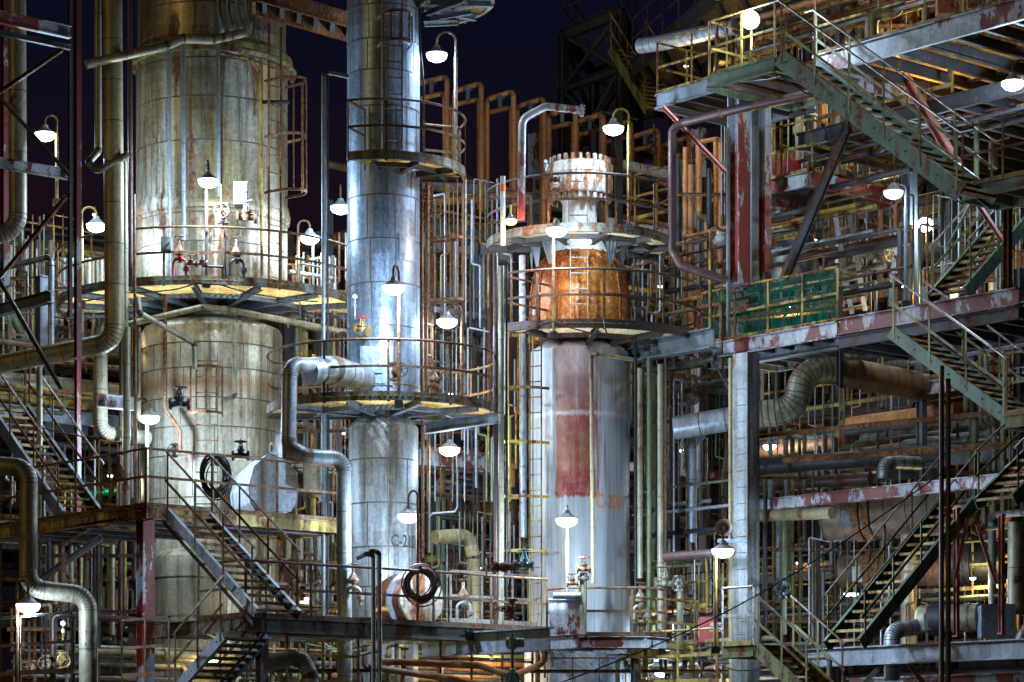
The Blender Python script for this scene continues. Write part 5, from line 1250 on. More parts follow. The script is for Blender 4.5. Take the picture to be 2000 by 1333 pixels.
bank('dark pipes behind the dim stairs at the right edge', 1880, 2005, 620, 1000, 51.5, 9, 38, DARKP, (3, 8), rails=2)
# instruments on the front of the wide platform
def inst(label, x, y, d, mat):
    root = thing('pipe_assembly', label, 'instrument', P(x, y + 40, d)); c = P(x, y, d)
    mb = MB(); mb.tube(fillet([P(x - 12, y + 42, d), P(x - 12, y + 8, d), P(x + 14, y + 8, d), P(x + 14, y + 42, d)], .1)[0], .032, 8)
    flange(mb, P(x + 2, y + 8, d), X_, .08, .03, 6); flange(mb, P(x + 14, y + 28, d), UP, .07, .03, 6); mb.build('pipe_loop', mat, root, True)
    mb = MB(); mb.lathe(c - UP * .02, [(.0, 0), (.09, .02), (.11, .08), (.07, .16), (.03, .22), (.03, .34)], UP, 14); mb.build('valve_body', 'flange_rusty', root, True)
    handwheel(root, c + UP * .36, UP, .09, 'rail_rust', 4)
    return root
inst('red brown pipe loop with a small valve, left on the wide round platform', 350, 498, 50.9, 'hose_red')
inst('rusty pipe loop with a valve, right on the wide round platform', 462, 500, 50.9, 'pipe_purple')
inst('pipe loop with a hand valve at the left rail of the L-shaped deck', 232, 925, 47.6, 'flange_rusty')
inst('pipe loop with hand valve on the low walkway, left of the conduits', 690, 1140, 47.5, 'pipe_clad')
inst('pipe loop with hand valve on the low walkway, left of the rusty wheel', 905, 1170, 48.6, 'galv')
inst('pipe loop with hand valve by the rusty column foot, right', 1250, 1175, 50, 'pipe_clad')
inst('pipe loop with hand valve on the slim column platform, right', 846, 745, 49.5, 'rail_rust')
inst('pipe loop with a hand valve behind the red cabinet', 1400, 1190, 52.2, 'pipe_purple')
for x, y, d, lab, rp in ((1020, 560, 51.2, 'yellow', 5),):
    pass
pipe('pipe', 'rusty pipe rising beside the instrument box on the wide round platform', [(440, 560, 50.9), (441, 470, 50.9), (432, 440, 51), (432, 360, 51)], 2.6, 'pipe_purple', 1.5)
pipe('pipe', 'red brown pipe with an elbow on the face of the widest column', [(395, 520, 50.8), (438, 522, 50.8), (441, 465, 50.8)], 2.6, 'pipe_purple', 1.5)
pipe('pipe', 'hanging conduit with an elbow at the top of the slim column', [(818, -30, 49.4), (820, 90, 49.4), (828, 180, 49.4), (828, 330, 49.4)], 2.2, 'cable_black', 1.5)
# ropes and tank in the middle gap
pipe('insulated_pipe', 'thick dark horizontal pipe behind the dark caged ladder', [(830, 590, 57), (985, 600, 58.5)], 14, 'pipe_dark', 0, 1.0)
pipe('insulated_pipe', 'thick dark horizontal pipe behind the round platform rail at the right of the slim column', [(830, 760, 57), (985, 795, 58.5)], 16, 'pipe_grey', 0, 1.0)
def hbank(label, x0, x1, ys, d, dr, n, seed, pal, rr=(2, 6), dj=2.0):
    """group of parallel horizontal pipes running with the plant grid, some dropping at the end"""
    rnd = random.Random(seed); root = thing('pipe_bank', label, 'pipes', P((x0 + x1) / 2, ys[1], d))
    for i in range(n):
        y = rnd.uniform(*ys); dd = d + rnd.uniform(-dj, dj) * .5; r = rnd.uniform(*rr); z = ZP(y, dd)
        xa, xb = x0 + rnd.uniform(0, .3) * (x1 - x0) * (rnd.random() < .5), x1 - rnd.uniform(0, .35) * (x1 - x0) * (rnd.random() < .5)
        a = lvl(xa, dd, z); b = lvl(xb, go(xa, dd, dr, xb), z); pts = [a, b]
        q = rnd.random()
        if q < .3: pts.append(b - UP * rnd.uniform(.5, 1.8))
        elif q < .5: pts.insert(0, a - UP * rnd.uniform(.5, 1.8))
        elif q < .65: m_ = a.lerp(b, .5); pts = [a, m_, m_ + UP * .35, b + UP * .35]
        mb = MB(); pipe_mesh(mb, pts, px(r, d), 1.8, .8 if r > 3.2 else None, 12)
        for k in range(2):
            if rnd.random() < .4: flange(mb, pts[0].lerp(pts[1], rnd.uniform(.15, .85)), pts[1] - pts[0], px(r * 1.8, d), px(r * .45, d), 6)
        mb.build('pipe', [rnd.choice(pal), 'seam'], root, True)
    return root
hbank('horizontal pipes criss-crossing behind the left stairs and the rust stained pipe', -20, 262, (640, 870), 53.5, D2, 12, 51, MIXP + ['clad_dimmed', 'green_yellow'])
hbank('horizontal pipes in the left background at the skyline behind the left frame', -20, 262, (440, 600), 57, D2, 12, 52, MIXP + ['clad_dimmed', 'pipe_green', 'brass'])
hbank('horizontal pipes crossing the gap between the two left columns', 565, 680, (520, 1040), 54, D2, 14, 53, MIXP + ['clad_dimmed'], (2, 5))
hbank('horizontal pipes in the dark gap right of the slim column, upper half', 826, 990, (470, 760), 54.5, D2, 14, 54, DARKP + ['clad_dimmed', 'rail_yellow'], (2, 6))
hbank('horizontal pipes in the dark gap right of the slim column, lower half', 826, 1000, (800, 1220), 55, D2, 12, 55, DARKP + ['clad_dimmed'], (2, 6))
hbank('horizontal pipes crossing right of the column C-2001, upper half', 1236, 1440, (480, 800), 53.8, D1, 14, 56, DARKP + ['rail_yellow', 'clad_dimmed'], (2, 6))
hbank('horizontal pipes crossing right of the column C-2001, lower half', 1236, 1440, (860, 1230), 53.6, D1, 14, 57, DARKP + ['pipe_silver', 'clad_dimmed'], (2, 7))
hbank('horizontal pipes passing behind the grey square column below the silver duct', 1440, 1990, (840, 965), 58.5, D1, 14, 58, DARKP, (3, 12))
hbank('horizontal pipes at machine level behind the open green stairs', 1480, 1990, (1070, 1260), 57.5, D1, 16, 59, DARKP + ['green_yellow', 'clad_dimmed'], (2, 7))
hbank('horizontal pipes behind the green netting and the leaning ladder', 1400, 1780, (440, 640), 54, D1, 16, 60, DARKP + ['galv', 'pipe_grey', 'rail_yellow'], (2, 6))
hbank('horizontal pipes and rails among the top right decks', 1400, 2010, (-10, 130), 52.5, D1, 16, 61, ['rail_yellow', 'rust_heavy', 'pipe_grey', 'pipe_brown', 'steel_dark', 'rail_rust'], (2, 8))
hbank('dark pipes hung under the broad dark grating floor', 1560, 2010, (230, 330), 53, D1, 12, 62, DARKP + ['rail_rust'], (2, 6))
hbank('pipes running low along the bottom edge below the left stairs', 20, 480, (1255, 1340), 49.5, D2, 12, 63, MIXP, (2, 7))
hbank('pipes running low along the bottom edge, centre', 470, 1060, (1262, 1340), 49.5, D2, 14, 64, MIXP + ['pipe_brown'], (2, 7))
hbank('pipes running low along the bottom edge, right of centre', 1060, 1620, (1275, 1340), 55, D1, 14, 65, MIXP + ['clad_dimmed'], (2, 5))
hbank('slim pipes fixed along the rear of the low walkway', 500, 1060, (1150, 1220), 50.6, D2, 9, 66, ['pipe_clad', 'rail_rust', 'galv', 'rail_yellow'], (1.5, 4))
pipe('insulated_pipe', 'fat dark elbow pipe standing on the highest deck at the top right', [(1702, 90, 49.2), (1702, 30, 49.2), (1755, 22, 49.2), (1756, -40, 49.2)], 13, 'pipe_tan', 1.5, .4, flanges=((0, .1),))
# extra guard rails seen far back
for i, (x0, y0, d0, x1, lab, dr, mt) in enumerate((
    (30, 520, 56, 250, 'yellow guard rail in the left background', D2, 'rail_yellow'),
    (20, 700, 54, 240, 'rusty guard rail above the long pale girder at left', D2, 'rail_rust'),
    (835, 452, 57.5, 985, 'yellow guard rail on top of the blue grey girder behind the caged ladder', D2, 'rail_yellow'),
    (1240, 430, 57, 1400, 'yellow guard rail right of the neck of the domed column', D1, 'rail_yellow'),
    (1490, 815, 58, 1980, 'yellow guard rail above the thick dark pipe at right', D1, 'rail_yellow'),
    (1490, 1180, 57, 1990, 'green guard rail behind the open green stairs', D1, 'green_yellow'),
    (1600, 235, 51.5, 1860, 'rusty guard rail under the top decks', D1, 'rail_yellow'),
    (1250, 1195, 52.3, 1380, 'yellow guard rail before the red cabinet', D1, 'rail_yellow'))):
    a = lvl(x0, d0, ZP(y0, d0)); b = lvl(x1, go(x0, d0, dr, x1), ZP(y0, d0)); rt = thing('guard_rail', lab, 'railing', a)
    railing(rt, [a, b], 1.0, mt, 1.1, toe=.08)
# thin bright tubing, conduits and stanchions layered into the gaps
THIN = ['galv', 'rail_yellow', 'rail_rust', 'rail_bright', 'pipe_green', 'steel_dark', 'clad_dimmed', 'pipe_silver']
for i, (x0, x1, y0, y1, d_, n_, lab) in enumerate((
    (4, 128, 420, 700, 55, 14, 'thin conduits and stanchions in the left background at lamp height'),
    (4, 262, 860, 1010, 53, 18, 'thin conduits behind the foot of the left stairs'),
    (80, 262, 1030, 1230, 53, 14, 'thin conduits in the dark bay under the L-shaped deck'),
    (572, 678, 455, 700, 54, 12, 'thin conduits in the upper gap between the two left columns'),
    (590, 685, 760, 1200, 53.5, 14, 'thin conduits in the lower gap between the two left columns'),
    (828, 985, 350, 640, 53.5, 18, 'thin conduits around the dark caged ladder'),
    (828, 1030, 640, 980, 53.2, 20, 'thin conduits behind the round platform rail, right of the slim column'),
    (840, 1040, 1000, 1240, 53.5, 20, 'thin conduits in the dark gap left of the column C-2001 foot'),
    (1236, 1335, 480, 720, 53, 12, 'thin conduits right of the orange dome'),
    (1236, 1440, 740, 1100, 52.8, 22, 'thin conduits between the column C-2001 and the grey square column'),
    (1330, 1440, 1090, 1280, 51.8, 14, 'thin conduits round the red cabinet'),
    (1500, 1800, 380, 600, 54, 26, 'thin conduits behind the bolted vessel head and leaning ladder'),
    (1480, 1840, 700, 960, 55, 24, 'thin conduits behind the ribbed bend and the dark pipes'),
    (1560, 1990, 1050, 1280, 53.5, 30, 'thin conduits behind the open green stairs at machine level'),
    (1780, 2000, 380, 640, 52, 18, 'thin conduits round the floodlight at the right'),
    (1400, 1620, 200, 420, 53.5, 18, 'thin conduits round the little red drum platform'),
    (1500, 1990, -20, 120, 51, 24, 'thin stanchions and conduits on the highest decks'))):
    bank(lab, x0, x1, y0, y1, d_, n_, 100 + i, THIN, (.9, 2.6), dj=2.0, jog=.45, fl=.5, name='conduit_bank')
for x0, y0, d0, x1, lab, dr, mt in (
    (-10, 1322, 44.2, 140, 'pale guard rail at the lower left corner', D1, 'rail_bright'),
    (238, 1325, 44.5, 330, 'rusty guard rail at the bottom left of the narrow stairs', D1, 'rail_rust'),
    (560, 1335, 46, 700, 'yellowish guard rail at the bottom edge before the conduits', D2, 'rail_yellow'),
    (860, 1342, 47.5, 1040, 'rusty guard rail at the bottom edge left of the pale blue actuator', D2, 'rail_rust'),
    (1250, 1338, 49, 1400, 'yellow guard rail at the bottom edge under the column C-2001 platform', D1, 'rail_yellow'),
    (640, 1210, 50, 830, 'pale guard rail behind the two foreground conduits', D2, 'rail_bright'),
    (880, 1215, 50, 1060, 'pale guard rail on the rear side of the low walkway', D2, 'rail_bright'),
    (500, 1190, 49.5, 640, 'rusty guard rail behind the rusty stairs', D2, 'rail_rust'),
    (1500, 660, 53, 1700, 'yellow guard rail under the netting walkway', D1, 'rail_yellow')):
    a = lvl(x0, d0, ZP(y0, d0)); b = lvl(x1, go(x0, d0, dr, x1), ZP(y0, d0)); rt = thing('guard_rail', lab, 'railing', a)
    railing(rt, [a, b], 1.0, mt, .9, toe=.08)
# ------------------------------------------------------------------ columns, beams, braces
def post_(name, label, x, y0, y1, d, w_, mat, cat='column', low=None, ylow=0):
    root = thing(name, label, cat, P(x, y1, d)); W = px(w_, d)
    mb = MB(); a, b = P(x, y1, d), P(x, y0, d); mb.ibeam(a, b, W, W * 1.0, W * .09, D1 * 1.0); mb.build('shaft', mat, root)
    mb = MB(); mb.box(a + UP * .02, W * 1.35, W * 1.35, .03, D1, D2); mb.box(b - UP * .02, W * 1.35, W * 1.35, .03, D1, D2); mb.build('end_plate', mat, root)
    return root
post_('steel_column', 'post painted grey over red primer under the corner of the L-shaped deck', 284, 998, 1420, 46.2, 26, 'steel_peel2')
mb = MB(); a, b = P(1443, 1330, 50.6), P(1443, 165, 50.6)
post_('steel_column', 'broad red and white peeling post behind the green netting', 1443, 168, 560, 50.8, 32, 'steel_peel2')
post_('steel_column', 'grey steel column just right of the broad red and white post', 1468, 200, 560, 51.6, 22, 'steel_grey')
post_('steel_column', 'narrower white and red post right of the broad one', 1494, 150, 600, 50.9, 17, 'steel_peel2')
root = thing('box_column', 'large grey square column running from the walkway down past the horn loudspeaker', 'column', P(1457, 1290, 49.6))
mb = MB(); a, b = P(1457, 1400, 49.6), P(1457, 692, 49.6); mb.sweep([a, b], [(-.2, -.17), (-.2, .17), (.2, .17), (.2, -.17)], True, D1)
mb.build('shaft', 'clad_grey', root)
mb = MB()
for y in range(760, 1290, 32):
    c = P(1449, y, 49.3); mb.bar(c - D1 * .14, c + D1 * .1, .012, .012)
mb.build('rung', 'steel_dark', root)
for x, y0, y1, d_, w_, mt, lab in (
    (1776, 320, 640, 52.5, 22, 'steel_grey', 'grey column behind the dim hooded lamp'),
    (1968, 372, 570, 46.0, 13, 'rust_heavy', 'near black rusty post under the landing at the right edge'),
    (1640, 560, 760, 50.0, 9, 'steel_dark', 'short hanging post under the green net walkway'),
    (1868, 992, 1245, 48.6, 9, 'steel_pink', 'left pink primer post near the lower right'),
    (1956, 1005, 1240, 48.6, 9, 'steel_pink', 'right pink primer post near the lower right'),
    (152, -20, 700, 47.6, 11, 'steel_red', 'dark red upright of the left frame, full height'),
    (137, -20, 620, 48.4, 7, 'steel_dark', 'black upright of the left frame just behind the red one'),
    (10, -20, 560, 49.5, 14, 'steel_red', 'red upright of the left frame at the picture edge'),
    (82, 540, 700, 52, 20, 'steel_light', 'pale wide column behind the left frame'),
    (124, 1080, 1180, 45.5, 8, 'rust_heavy', 'rusty short post behind the bent grey pipe'),
    (970, 1000, 1010, 49, 6, 'steel_dark', 'x'),
    (1240, 1245, 1400, 50, 12, 'steel_grey', 'post under the platform at the column C-2001 foot'),
    (512, 1210, 1420, 44.6, 18, 'steel_peel2', 'red and grey post under the low landing'),
    (152, 700, 1020, 51.5, 10, 'steel_red', 'red post beneath the rust stained pipe'),
    (96, 1000, 1400, 50.5, 6, 'steel_dark', 'thin black post left of the bent grey pipe'),
    (192, 1010, 1400, 49.5, 6, 'steel_dark', 'thin black post under the left deck')):
    if lab != 'x': post_('steel_column', lab, x, y0, y1, d_, w_, mt)
def brace(label, a, b, wpx, mat, name='diagonal_brace', kind='C'):
    A_, B_ = P(*a), P(*b); W = px(wpx, a[2]); mb = MB()
    if kind == 'I': mb.ibeam(A_, B_, W, W)
    elif kind == 'P': mb.tube([A_, B_], W / 2, 12)
    else: mb.channel(A_, B_, W * .6, W, 1)
    return tag(mb.build(name, mat), label, 'brace' if 'brace' in name else 'beam')
brace('long dark diagonal brace leaning over the bolted vessel head', (1662, 232, 51), (1532, 545, 50.4), 16, 'steel_dark', kind='I')
brace('red and grey diagonal brace dropping behind the long green stairs', (1738, 100, 50), (1888, 355, 48.5), 15, 'steel_pink', kind='I')
brace('short pink brace left of the dark red pipe', (1296, 208, 51), (1418, 335, 50), 9, 'steel_pink')
brace('dark pipe brace under the top decks', (1700, 110, 50.5), (1662, 235, 51), 12, 'steel_dark', kind='P')
brace('pale brace right of the lower landing', (1900, 380, 47), (1960, 470, 46), 9, 'steel_pink')
brace('green brace under the right landing', (1895, 395, 47), (1850, 480, 49), 5, 'green_paint')
brace('red brace rising right in the left frame, upper', (-5, 185, 48.2), (122, 98, 47.9), 8, 'steel_red')
brace('dark brace falling right in the left frame, towards the sky lamp', (-5, 185, 48.2), (138, 345, 47.9), 7, 'steel_dark')
brace('red brace rising right in the left frame, by the thick tan pipe bend', (0, 545, 48.5), (130, 385, 47.9), 8, 'steel_red')
brace('dark brace falling right in front of the rust stained pipe', (0, 548, 48.5), (120, 760, 48.2), 8, 'steel_dark')
brace('left pink brace of the lower right trestle', (1890, 1012, 48.6), (1866, 1130, 48.5), 7, 'steel_pink')
brace('right pink brace of the lower right trestle', (1908, 1025, 48.6), (1945, 1140, 48.5), 7, 'steel_pink')
brace('grey brace of the left deck sloping up right behind the bent grey pipe', (70, 1140, 49), (200, 1050, 48.5), 12, 'steel_grey')
brace('thin brace below the green net walkway left end', (1385, 690, 51.5), (1440, 790, 51), 5, 'steel_grey')
brace('leg brace under the heavy bottom beam, left', (1730, 1290, 48.5), (1680, 1345, 48.5), 10, 'green_paint')
brace('leg brace under the heavy bottom beam, right', (1770, 1290, 48.5), (1810, 1345, 48.5), 10, 'steel_pink')
# left frame cross beams
def hb(label, x0, y0, d0, x1, w_, h_, mat, dr=D2, name='steel_beam', stiff=0):
    z = ZP(y0, d0); dd = go(x0, d0, dr, x1); a = lvl(x0, d0, z); b = lvl(x1, dd, z)
    return grider(name, label, a, b, px(w_, d0), px(h_, d0), mat, stiff)
hb('upper red and grey beam of the left frame near the top corner', -20, 30, 46.6, 137, 14, 24, 'steel_peel2')
hb('second beam of the left frame, above the sky lamp', -20, 315, 47.4, 140, 13, 20, 'steel_peel')
hb('beam of the left frame, with the thick tan pipe behind it', -20, 60, 46.8, 137, 10, 10, 'steel_dark')
hb('grey beam rising right in the left frame above the rust stained pipe', -20, 612, 52, 100, 16, 22, 'steel_grey', D1)
hb('long pale girder with cables in the left background', -20, 800, 53, 260, 14, 26, 'steel_light', D2, stiff=5)
hb('yellow edged girder below the long pale pipe at left', -20, 765, 54, 260, 8, 10, 'rail_yellow', D2)
hb('grey bracket girder on the left side of the lower olive column', 188, 782, 50.4, 262, 14, 26, 'steel_peel', D2)
hb('striped shadow girder under the low walkway', 826, 1262, 48.5, 1074, 20, 44, 'steel_light', D1, stiff=3)
hb('dark girder with red patch under the column C-2001 platform', 1030, 1258, 47.8, 1130, 20, 28, 'steel_peel2', D1)
hb('blue grey girder crossing behind the slim column at rail height', 826, 352, 60, 1030, 20, 28, 'steel_light', D2, stiff=4)
hb('blue grey girder behind the caged ladder', 826, 470, 58.5, 1000, 20, 30, 'steel_light', D2, stiff=4)
hb('pale girder right of the slim column under the lowest hanging lamp', 820, 893, 54, 975, 18, 30, 'steel_peel', D2)
hb('grating girder stub under the round platform of the slim column, right', 832, 838, 50, 972, 16, 20, 'steel_grey', D1)
hb('grey duct like girder right of the dome platform', 1232, 690, 52, 1395, 26, 38, 'steel_grey', D1)
hb('perforated girder under the green net walkway', 1390, 706, 52.5, 1640, 18, 34, 'steel_light', D1, stiff=5)
hb('second girder under the green net walkway, darker', 1660, 672, 51, 1800, 18, 30, 'steel_grey', D1)
hb('dark red girder behind the dark caged ladder', 840, 520, 62, 985, 20, 60, 'pipe_purple', D2)
for i, (x, y, x1, d_) in enumerate(((40, 690, 260, 56), (40, 745, 280, 56.5))):
    pass
pipe('insulated_pipe', 'long thick pale pipe running behind the left stairs', [(-20, 742, 54), (240, 768, 56)], 19, 'pipe_clad', 0, .8)
pipe('insulated_pipe', 'pale riser with a bottom elbow left of the lower olive column', [(196, 640, 51.5), (196, 845, 51.5), (290, 856, 52.2)], 14, 'pipe_clad', 1.6, .7)
pipe('pipe', 'pale upright pipe passing behind the left stair rail', [(77, 700, 50), (77, 1010, 50)], 6, 'pipe_clad', 0, .8)
pipe('pipe', 'silver pipe rising then bending left by the left frame', [(-20, 530, 51), (98, 502, 50.4), (100, 520, 50.4), (100, 690, 50.4)], 6, 'pipe_silver', 1.6, .8)
pipe('insulated_pipe', 'curved green pipe in the left background', [(15, 600, 55), (40, 650, 55), (62, 700, 55)], 8, 'pipe_green', 1.5, None)
mb = MB(); mb.poly([P(150, 958, 57), P(275, 952, 56), P(268, 968, 54.5), P(140, 972, 55)]); 
tag(mb.build('canopy_sheet', 'net_green'), 'bright green sheet in the left background behind the stairs', 'sheet')
root = thing('buffer_vessel', 'dark tan domed vessel under the L-shaped deck, behind the red and white post', 'vessel', P(378, 1400, 53)); c = V((XP(378, 53), 53, 0)); z = lambda y: ZP(y, 53)
mb = MB(); mb.lathe(c, [(px(80, 53), z(1420)), (px(80, 53), z(1110)), (px(76, 53), z(1090)), (px(62, 53), z(1078)), (px(30, 53), z(1070)), (0, z(1068))], UP, 48)
for y in (1130, 1205, 1280): mb.lathe(c + UP * z(y), [(px(80, 53), -.015), (px(80, 53) + .015, -.015), (px(80, 53) + .015, .015), (px(80, 53), .015)], UP, 48, 0, 2 * pi, False, False)
mb.build('shell', 'clad_skirt', root, True)
mb = MB(); mb.rod(c + UP * z(1072), c + UP * z(1058), .14, 14); mb.rod(c + UP * z(1062), c + UP * z(1058), .25, 14); mb.build('nozzle', 'rail_rust', root, True)

# ------------------------------------------------------------------ black truss tower at the top
root = thing('truss_tower', 'black cross braced steel tower against the sky at the top', 'steel tower', P(1150, 450, 68))
Xs = [lvl(1100, 68, 0), lvl(1213, 66, 0), lvl(1245, 70, 0), lvl(1160, 72, 0)]
zt, zm, zb = ZP(68, 68), ZP(175, 68), ZP(500, 68)
for p in Xs: mb = MB(); mb.ibeam(p + UP * zb, p + UP * zt, .22, .22, None, D1); mb.build('column', 'steel_dark', root)
for i in range(4):
    a, b = Xs[i], Xs[(i + 1) % 4]
    for z0 in (zt, zm, (zm + zb) / 2): mb = MB(); mb.ibeam(a + UP * z0, b + UP * z0, .18, .3 if z0 == zt else .2); mb.build('beam', 'steel_dark', root)
    for z0, z1_ in ((zt, zm), (zm, (zm + zb) / 2)):
        mb = MB(); mb.bar(a + UP * z0, b + UP * z1_, .1, .1); mb.bar(a + UP * z1_, b + UP * z0, .1, .1); mb.build('diagonal', 'steel_dark', root)
mb = MB(); mb.poly([p + UP * (zt + .16) for p in Xs]); mb.build('grating', 'grate_grey', root)
railing(root, [Xs[3] + UP * (zt + .17), Xs[0] + UP * (zt + .17), Xs[1] + UP * (zt + .17), Xs[2] + UP * (zt + .17)], 1.05, 'rail_dark', 1.0, r=.02, toe=0)
z0 = ZP(40, 62)
poly_platform('service_platform', 'dark deck with rusty rails running off from the black truss tower at the top', [(1235, 64), (1500, 55), (1530, 58), (1290, 68)], ZP(28, 60), [(0, 1)], dict(grate='grate_warm', edge='steel_dark', rail='rail_dark', brk='steel_dark', toe='rail_dark'), beams=7, fascia=.4)
# ------------------------------------------------------------------ pipe racks filling the plant behind
PIPEM = ['clad_dimmed', 'clad_dimmed', 'pipe_grey', 'pipe_silver', 'drum_brown', 'pipe_dark', 'pipe_brown', 'pipe_purple', 'rail_rust', 'steel_dark', 'rail_yellow', 'pipe_grey', 'pipe_green', 'pipe_dark']
def rack(label, x, d, lenA, lenB, levels, ztop, seed, nv=40, nh=7, dirA=D2, colmat=('steel_grey', 'steel_peel', 'rust_heavy', 'steel_dark'), bay=3.2, rail=('rail_rust', 'rail_yellow'), pm=PIPEM, gr=('grate_warm', 'grate_grey', 'grate_pale'), fl=.7, zlo=0, rmax=.17, brightbeam=('steel_peel', 'steel_grey', 'steel_dark', 'rust_heavy')):
    rnd = random.Random(seed)
    A_ = dirA; B_ = D2 if dirA is D1 else -D1     # B points away from the camera
    O = lvl(x, d, 0)
    root = thing('pipe_rack', label, 'pipe rack', O)
    na = max(1, round(lenA / bay)); nb = max(1, round(lenB / bay))
    for i in range(na + 1):
        for j in range(nb + 1):
            p = O + A_ * (lenA * i / na) + B_ * (lenB * j / nb); w_ = rnd.choice((.16, .2, .26))
            mb = MB(); mb.ibeam(p + UP * zlo, p + UP * ztop, w_, w_, None, D1); mb.build('column', rnd.choice(colmat), root)
    for z in levels:
        bm = rnd.choice(brightbeam)
        for j in range(nb + 1):
            a = O + B_ * (lenB * j / nb) + UP * z; h = rnd.choice((.2, .28, .34))
            mb = MB(); mb.ibeam(a - A_ * .3, a + A_ * (lenA + .3), .14, h); mb.build('beam', bm if j == 0 else rnd.choice(brightbeam), root)
        for i in range(na + 1):
            a = O + A_ * (lenA * i / na) + UP * (z - .02)
            mb = MB(); mb.ibeam(a, a + B_ * lenB, .12, .2); mb.build('beam', rnd.choice(colmat), root)
        for j in range(nb):
            for i in range(na):
                if rnd.random() < fl:
                    c = [O + A_ * (lenA * (i + u) / na) + B_ * (lenB * (j + v) / nb) + UP * (z + .16) for u, v in ((0.02, .03), (.98, .03), (.98, .97), (.02, .97))]
                    mb = MB(); mb.poly(c); mb.build('grating', rnd.choice(gr), root)
        if rnd.random() < .75:
            railing(root, [O + UP * (z + .17) + B_ * .05, O + A_ * lenA + UP * (z + .17) + B_ * .05], 1.05, rnd.choice(rail), 1.3, r=.022, toe=.1)
        # pipes running along A, hung under the level
        for k in range(nh):
            r = rnd.choice((.035, .05, .06, .08, .11, rmax)); v = rnd.random() * lenB; dz = -.3 - rnd.random() * 1.3
            a = O + B_ * v + UP * (z + dz); u0 = rnd.random() * lenA * .4; u1 = lenA * (.6 + .4 * rnd.random())
            pts = [a + A_ * u0, a + A_ * u1]
            q = rnd.random()
            if q < .35: pts = [pts[0] - UP * rnd.uniform(.8, 2.5)] + pts
            if q > .6: pts = pts + [pts[-1] - UP * rnd.uniform(.8, 2.5)]
            if .3 < q < .5: pts = [pts[0], a + A_ * (u0 + u1) / 2, a + A_ * (u0 + u1) / 2 + B_ * .5 + UP * .6, a + A_ * u1 + B_ * .5 + UP * .6]
            mb = MB(); pipe_mesh(mb, pts, r, 1.8, .9 if r > .07 else None, 12 if r > .07 else 8); mb.build('pipe', [rnd.choice(pm), 'seam'], root, True)
    zs = [zlo] + list(levels) + [ztop]
    for k in range(nv):
        r = rnd.choice((.022, .03, .03, .045, .045, .06, .08, .1)); p = O + A_ * rnd.random() * lenA + B_ * (rnd.random() ** 1.5) * lenB
        i = rnd.randrange(len(zs) - 1); za = zs[i] + rnd.uniform(-.4, .6); zb_ = zs[min(len(zs) - 1, i + rnd.choice((1, 1, 2)))] - rnd.uniform(-.5, .4)
        pts = [p + UP * za, p + UP * zb_]
        q = rnd.random()
        if q < .3: pts.append(p + UP * zb_ + A_ * rnd.uniform(-1.5, 1.5))
        elif q < .45: pts = [p + UP * za, p + UP * (za + zb_) / 2, p + UP * ((za + zb_) / 2 + .15) + A_ * .3, p + UP * zb_ + A_ * .3]
        mb = MB(); pipe_mesh(mb, pts, r, 1.8, 1.1 if r > .05 else None, 10 if r > .05 else 7)
        if r > .04 and rnd.random() < .6:
            flange(mb, p + UP * (za * .4 + zb_ * .6), UP, r * 1.8, r * .35, 6)
        mb.build('riser', [rnd.choice(pm), 'seam'], root, True)
    # small valves
    for k in range(nv // 4):
        p = O + A_ * rnd.random() * lenA + B_ * rnd.random() * lenB * .6 + UP * (rnd.choice(levels) + rnd.uniform(.5, 1.3)); s = rnd.uniform(.08, .16)
        mb = MB(); mb.lathe(p - UP * s, [(s * .3, 0), (s * .7, s * .5), (s * .8, s), (s * .4, s * 1.6), (s * .2, s * 2.2)], UP, 10); flange(mb, p - UP * s, UP, s * .8, s * .12, 6)
        a, b = V((1, 0, 0)), V((0, 1, 0)); ax = rnd.choice((V((0, 0, 1)), V((0, -1, .3)), V((-.6, -.8, 0)))).normalized(); e1, e2 = frame(ax); cc_ = p + ax * s * 1.8
        mb.arc(cc_, s * .9, s * .1, 0, 2 * pi, 14, e1, e2, 5)
        for t in (0, pi / 2): mb.rod(cc_ - (e1 * cos(t) + e2 * sin(t)) * s * .9, cc_ + (e1 * cos(t) + e2 * sin(t)) * s * .9, s * .07, 5)
        mb.rod(p, cc_, s * .12, 6)
        mb.build('valve', rnd.choice(('rust_heavy', 'flange_rusty', 'steel_dark', 'brass')), root, True)
    return root
Z = ZP
rack('pipe rack in the left background, skyline just below the sky lamp, behind the left frame', -120, 62, 9, 5, [Z(1000, 60), Z(790, 60), Z(610, 60), Z(470, 60)], Z(400, 62), 3, 60, 9)
rack('pipe rack seen in the gap between the two left columns', 560, 62, 5, 6, [Z(1240, 60), Z(1050, 60), Z(880, 60), Z(690, 60), Z(540, 60)], Z(455, 62), 5, 55, 8, colmat=('steel_grey', 'steel_dark'))
rack('pipe rack behind the slim column, between it and the column C-2001', 790, 60, 6.5, 6, [Z(1235, 60), Z(1060, 60), Z(905, 60), Z(740, 60), Z(560, 60), Z(430, 60)], Z(350, 60), 7, 60, 8, colmat=('steel_dark', 'rust_heavy', 'steel_grey'))
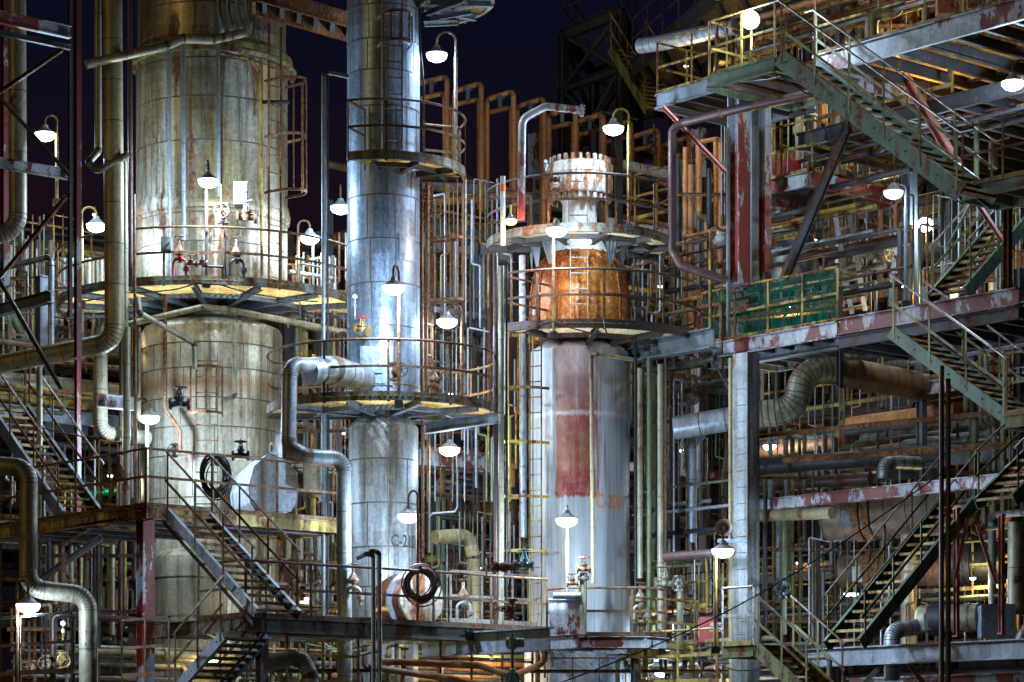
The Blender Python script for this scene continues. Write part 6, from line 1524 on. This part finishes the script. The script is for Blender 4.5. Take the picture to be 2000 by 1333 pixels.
rack('pipe rack behind the right flank of the column C-2001', 1205, 61, 5.5, 6, [Z(1240, 60), Z(1080, 60), Z(900, 60), Z(720, 60), Z(560, 60), Z(420, 60), Z(300, 60)], Z(215, 61), 11, 75, 8)
rack('pipe rack filling the upper right behind the long green stairs', 1440, 60, 9.5, 5, [Z(620, 60), Z(470, 60), Z(330, 60), Z(180, 60), Z(40, 60)], Z(-60, 60), 13, 80, 9, dirA=D1, colmat=('steel_dark', 'steel_grey', 'steel_peel', 'steel_dark'), zlo=Z(760, 60))
rack('pipe rack filling the lower right behind the horizontal drums', 1440, 60.5, 9.5, 4, [Z(1290, 60), Z(1130, 60), Z(960, 60), Z(820, 60)], Z(740, 60), 17, 80, 9, dirA=D1, colmat=('steel_dark', 'steel_grey'), brightbeam=('steel_dark', 'steel_grey', 'steel_peel'))
rack('low pipe rack under the widest column, bottom left', 130, 54, 6.5, 3.4, [Z(1330, 54), Z(1200, 54)], Z(1090, 54), 19, 50, 8, bay=3)
rack('low pipe rack under the long low walkway, bottom middle', 560, 50.5, 7.5, 4, [Z(1320, 52)], Z(1225, 52), 23, 50, 10, bay=3)
rack('low pipe rack under the right hand platforms, bottom right', 1180, 52.5, 6.5, 4, [Z(1310, 52)], Z(1215, 52), 29, 50, 9, dirA=D2, bay=3)
rack('pipe rack at the far right edge under the red streaked beam', 1800, 53, 5, 4, [Z(900, 53), Z(760, 53), Z(640, 53)], Z(560, 53), 31, 40, 7, dirA=D1, bay=3, colmat=('steel_dark', 'steel_grey'), zlo=Z(1000, 53))
rack('distant dark pipe structure closing the view behind all columns', 60, 84, 36, 6, [Z(1200, 90), Z(1000, 90), Z(800, 90), Z(600, 90)], Z(500, 90), 37, 95, 12, bay=6, colmat=('steel_dark',), brightbeam=('steel_dark', 'steel_grey'), fl=.9, rmax=.3)
rack('distant dark pipe structure behind the right hand decks', 1100, 90, 22, 6, [Z(1150, 84), Z(900, 84), Z(650, 84), Z(400, 84), Z(180, 84)], Z(120, 84), 41, 95, 12, bay=5.5, colmat=('steel_dark',), brightbeam=('steel_dark', 'steel_grey'), fl=.9, rmax=.3, dirA=D1)
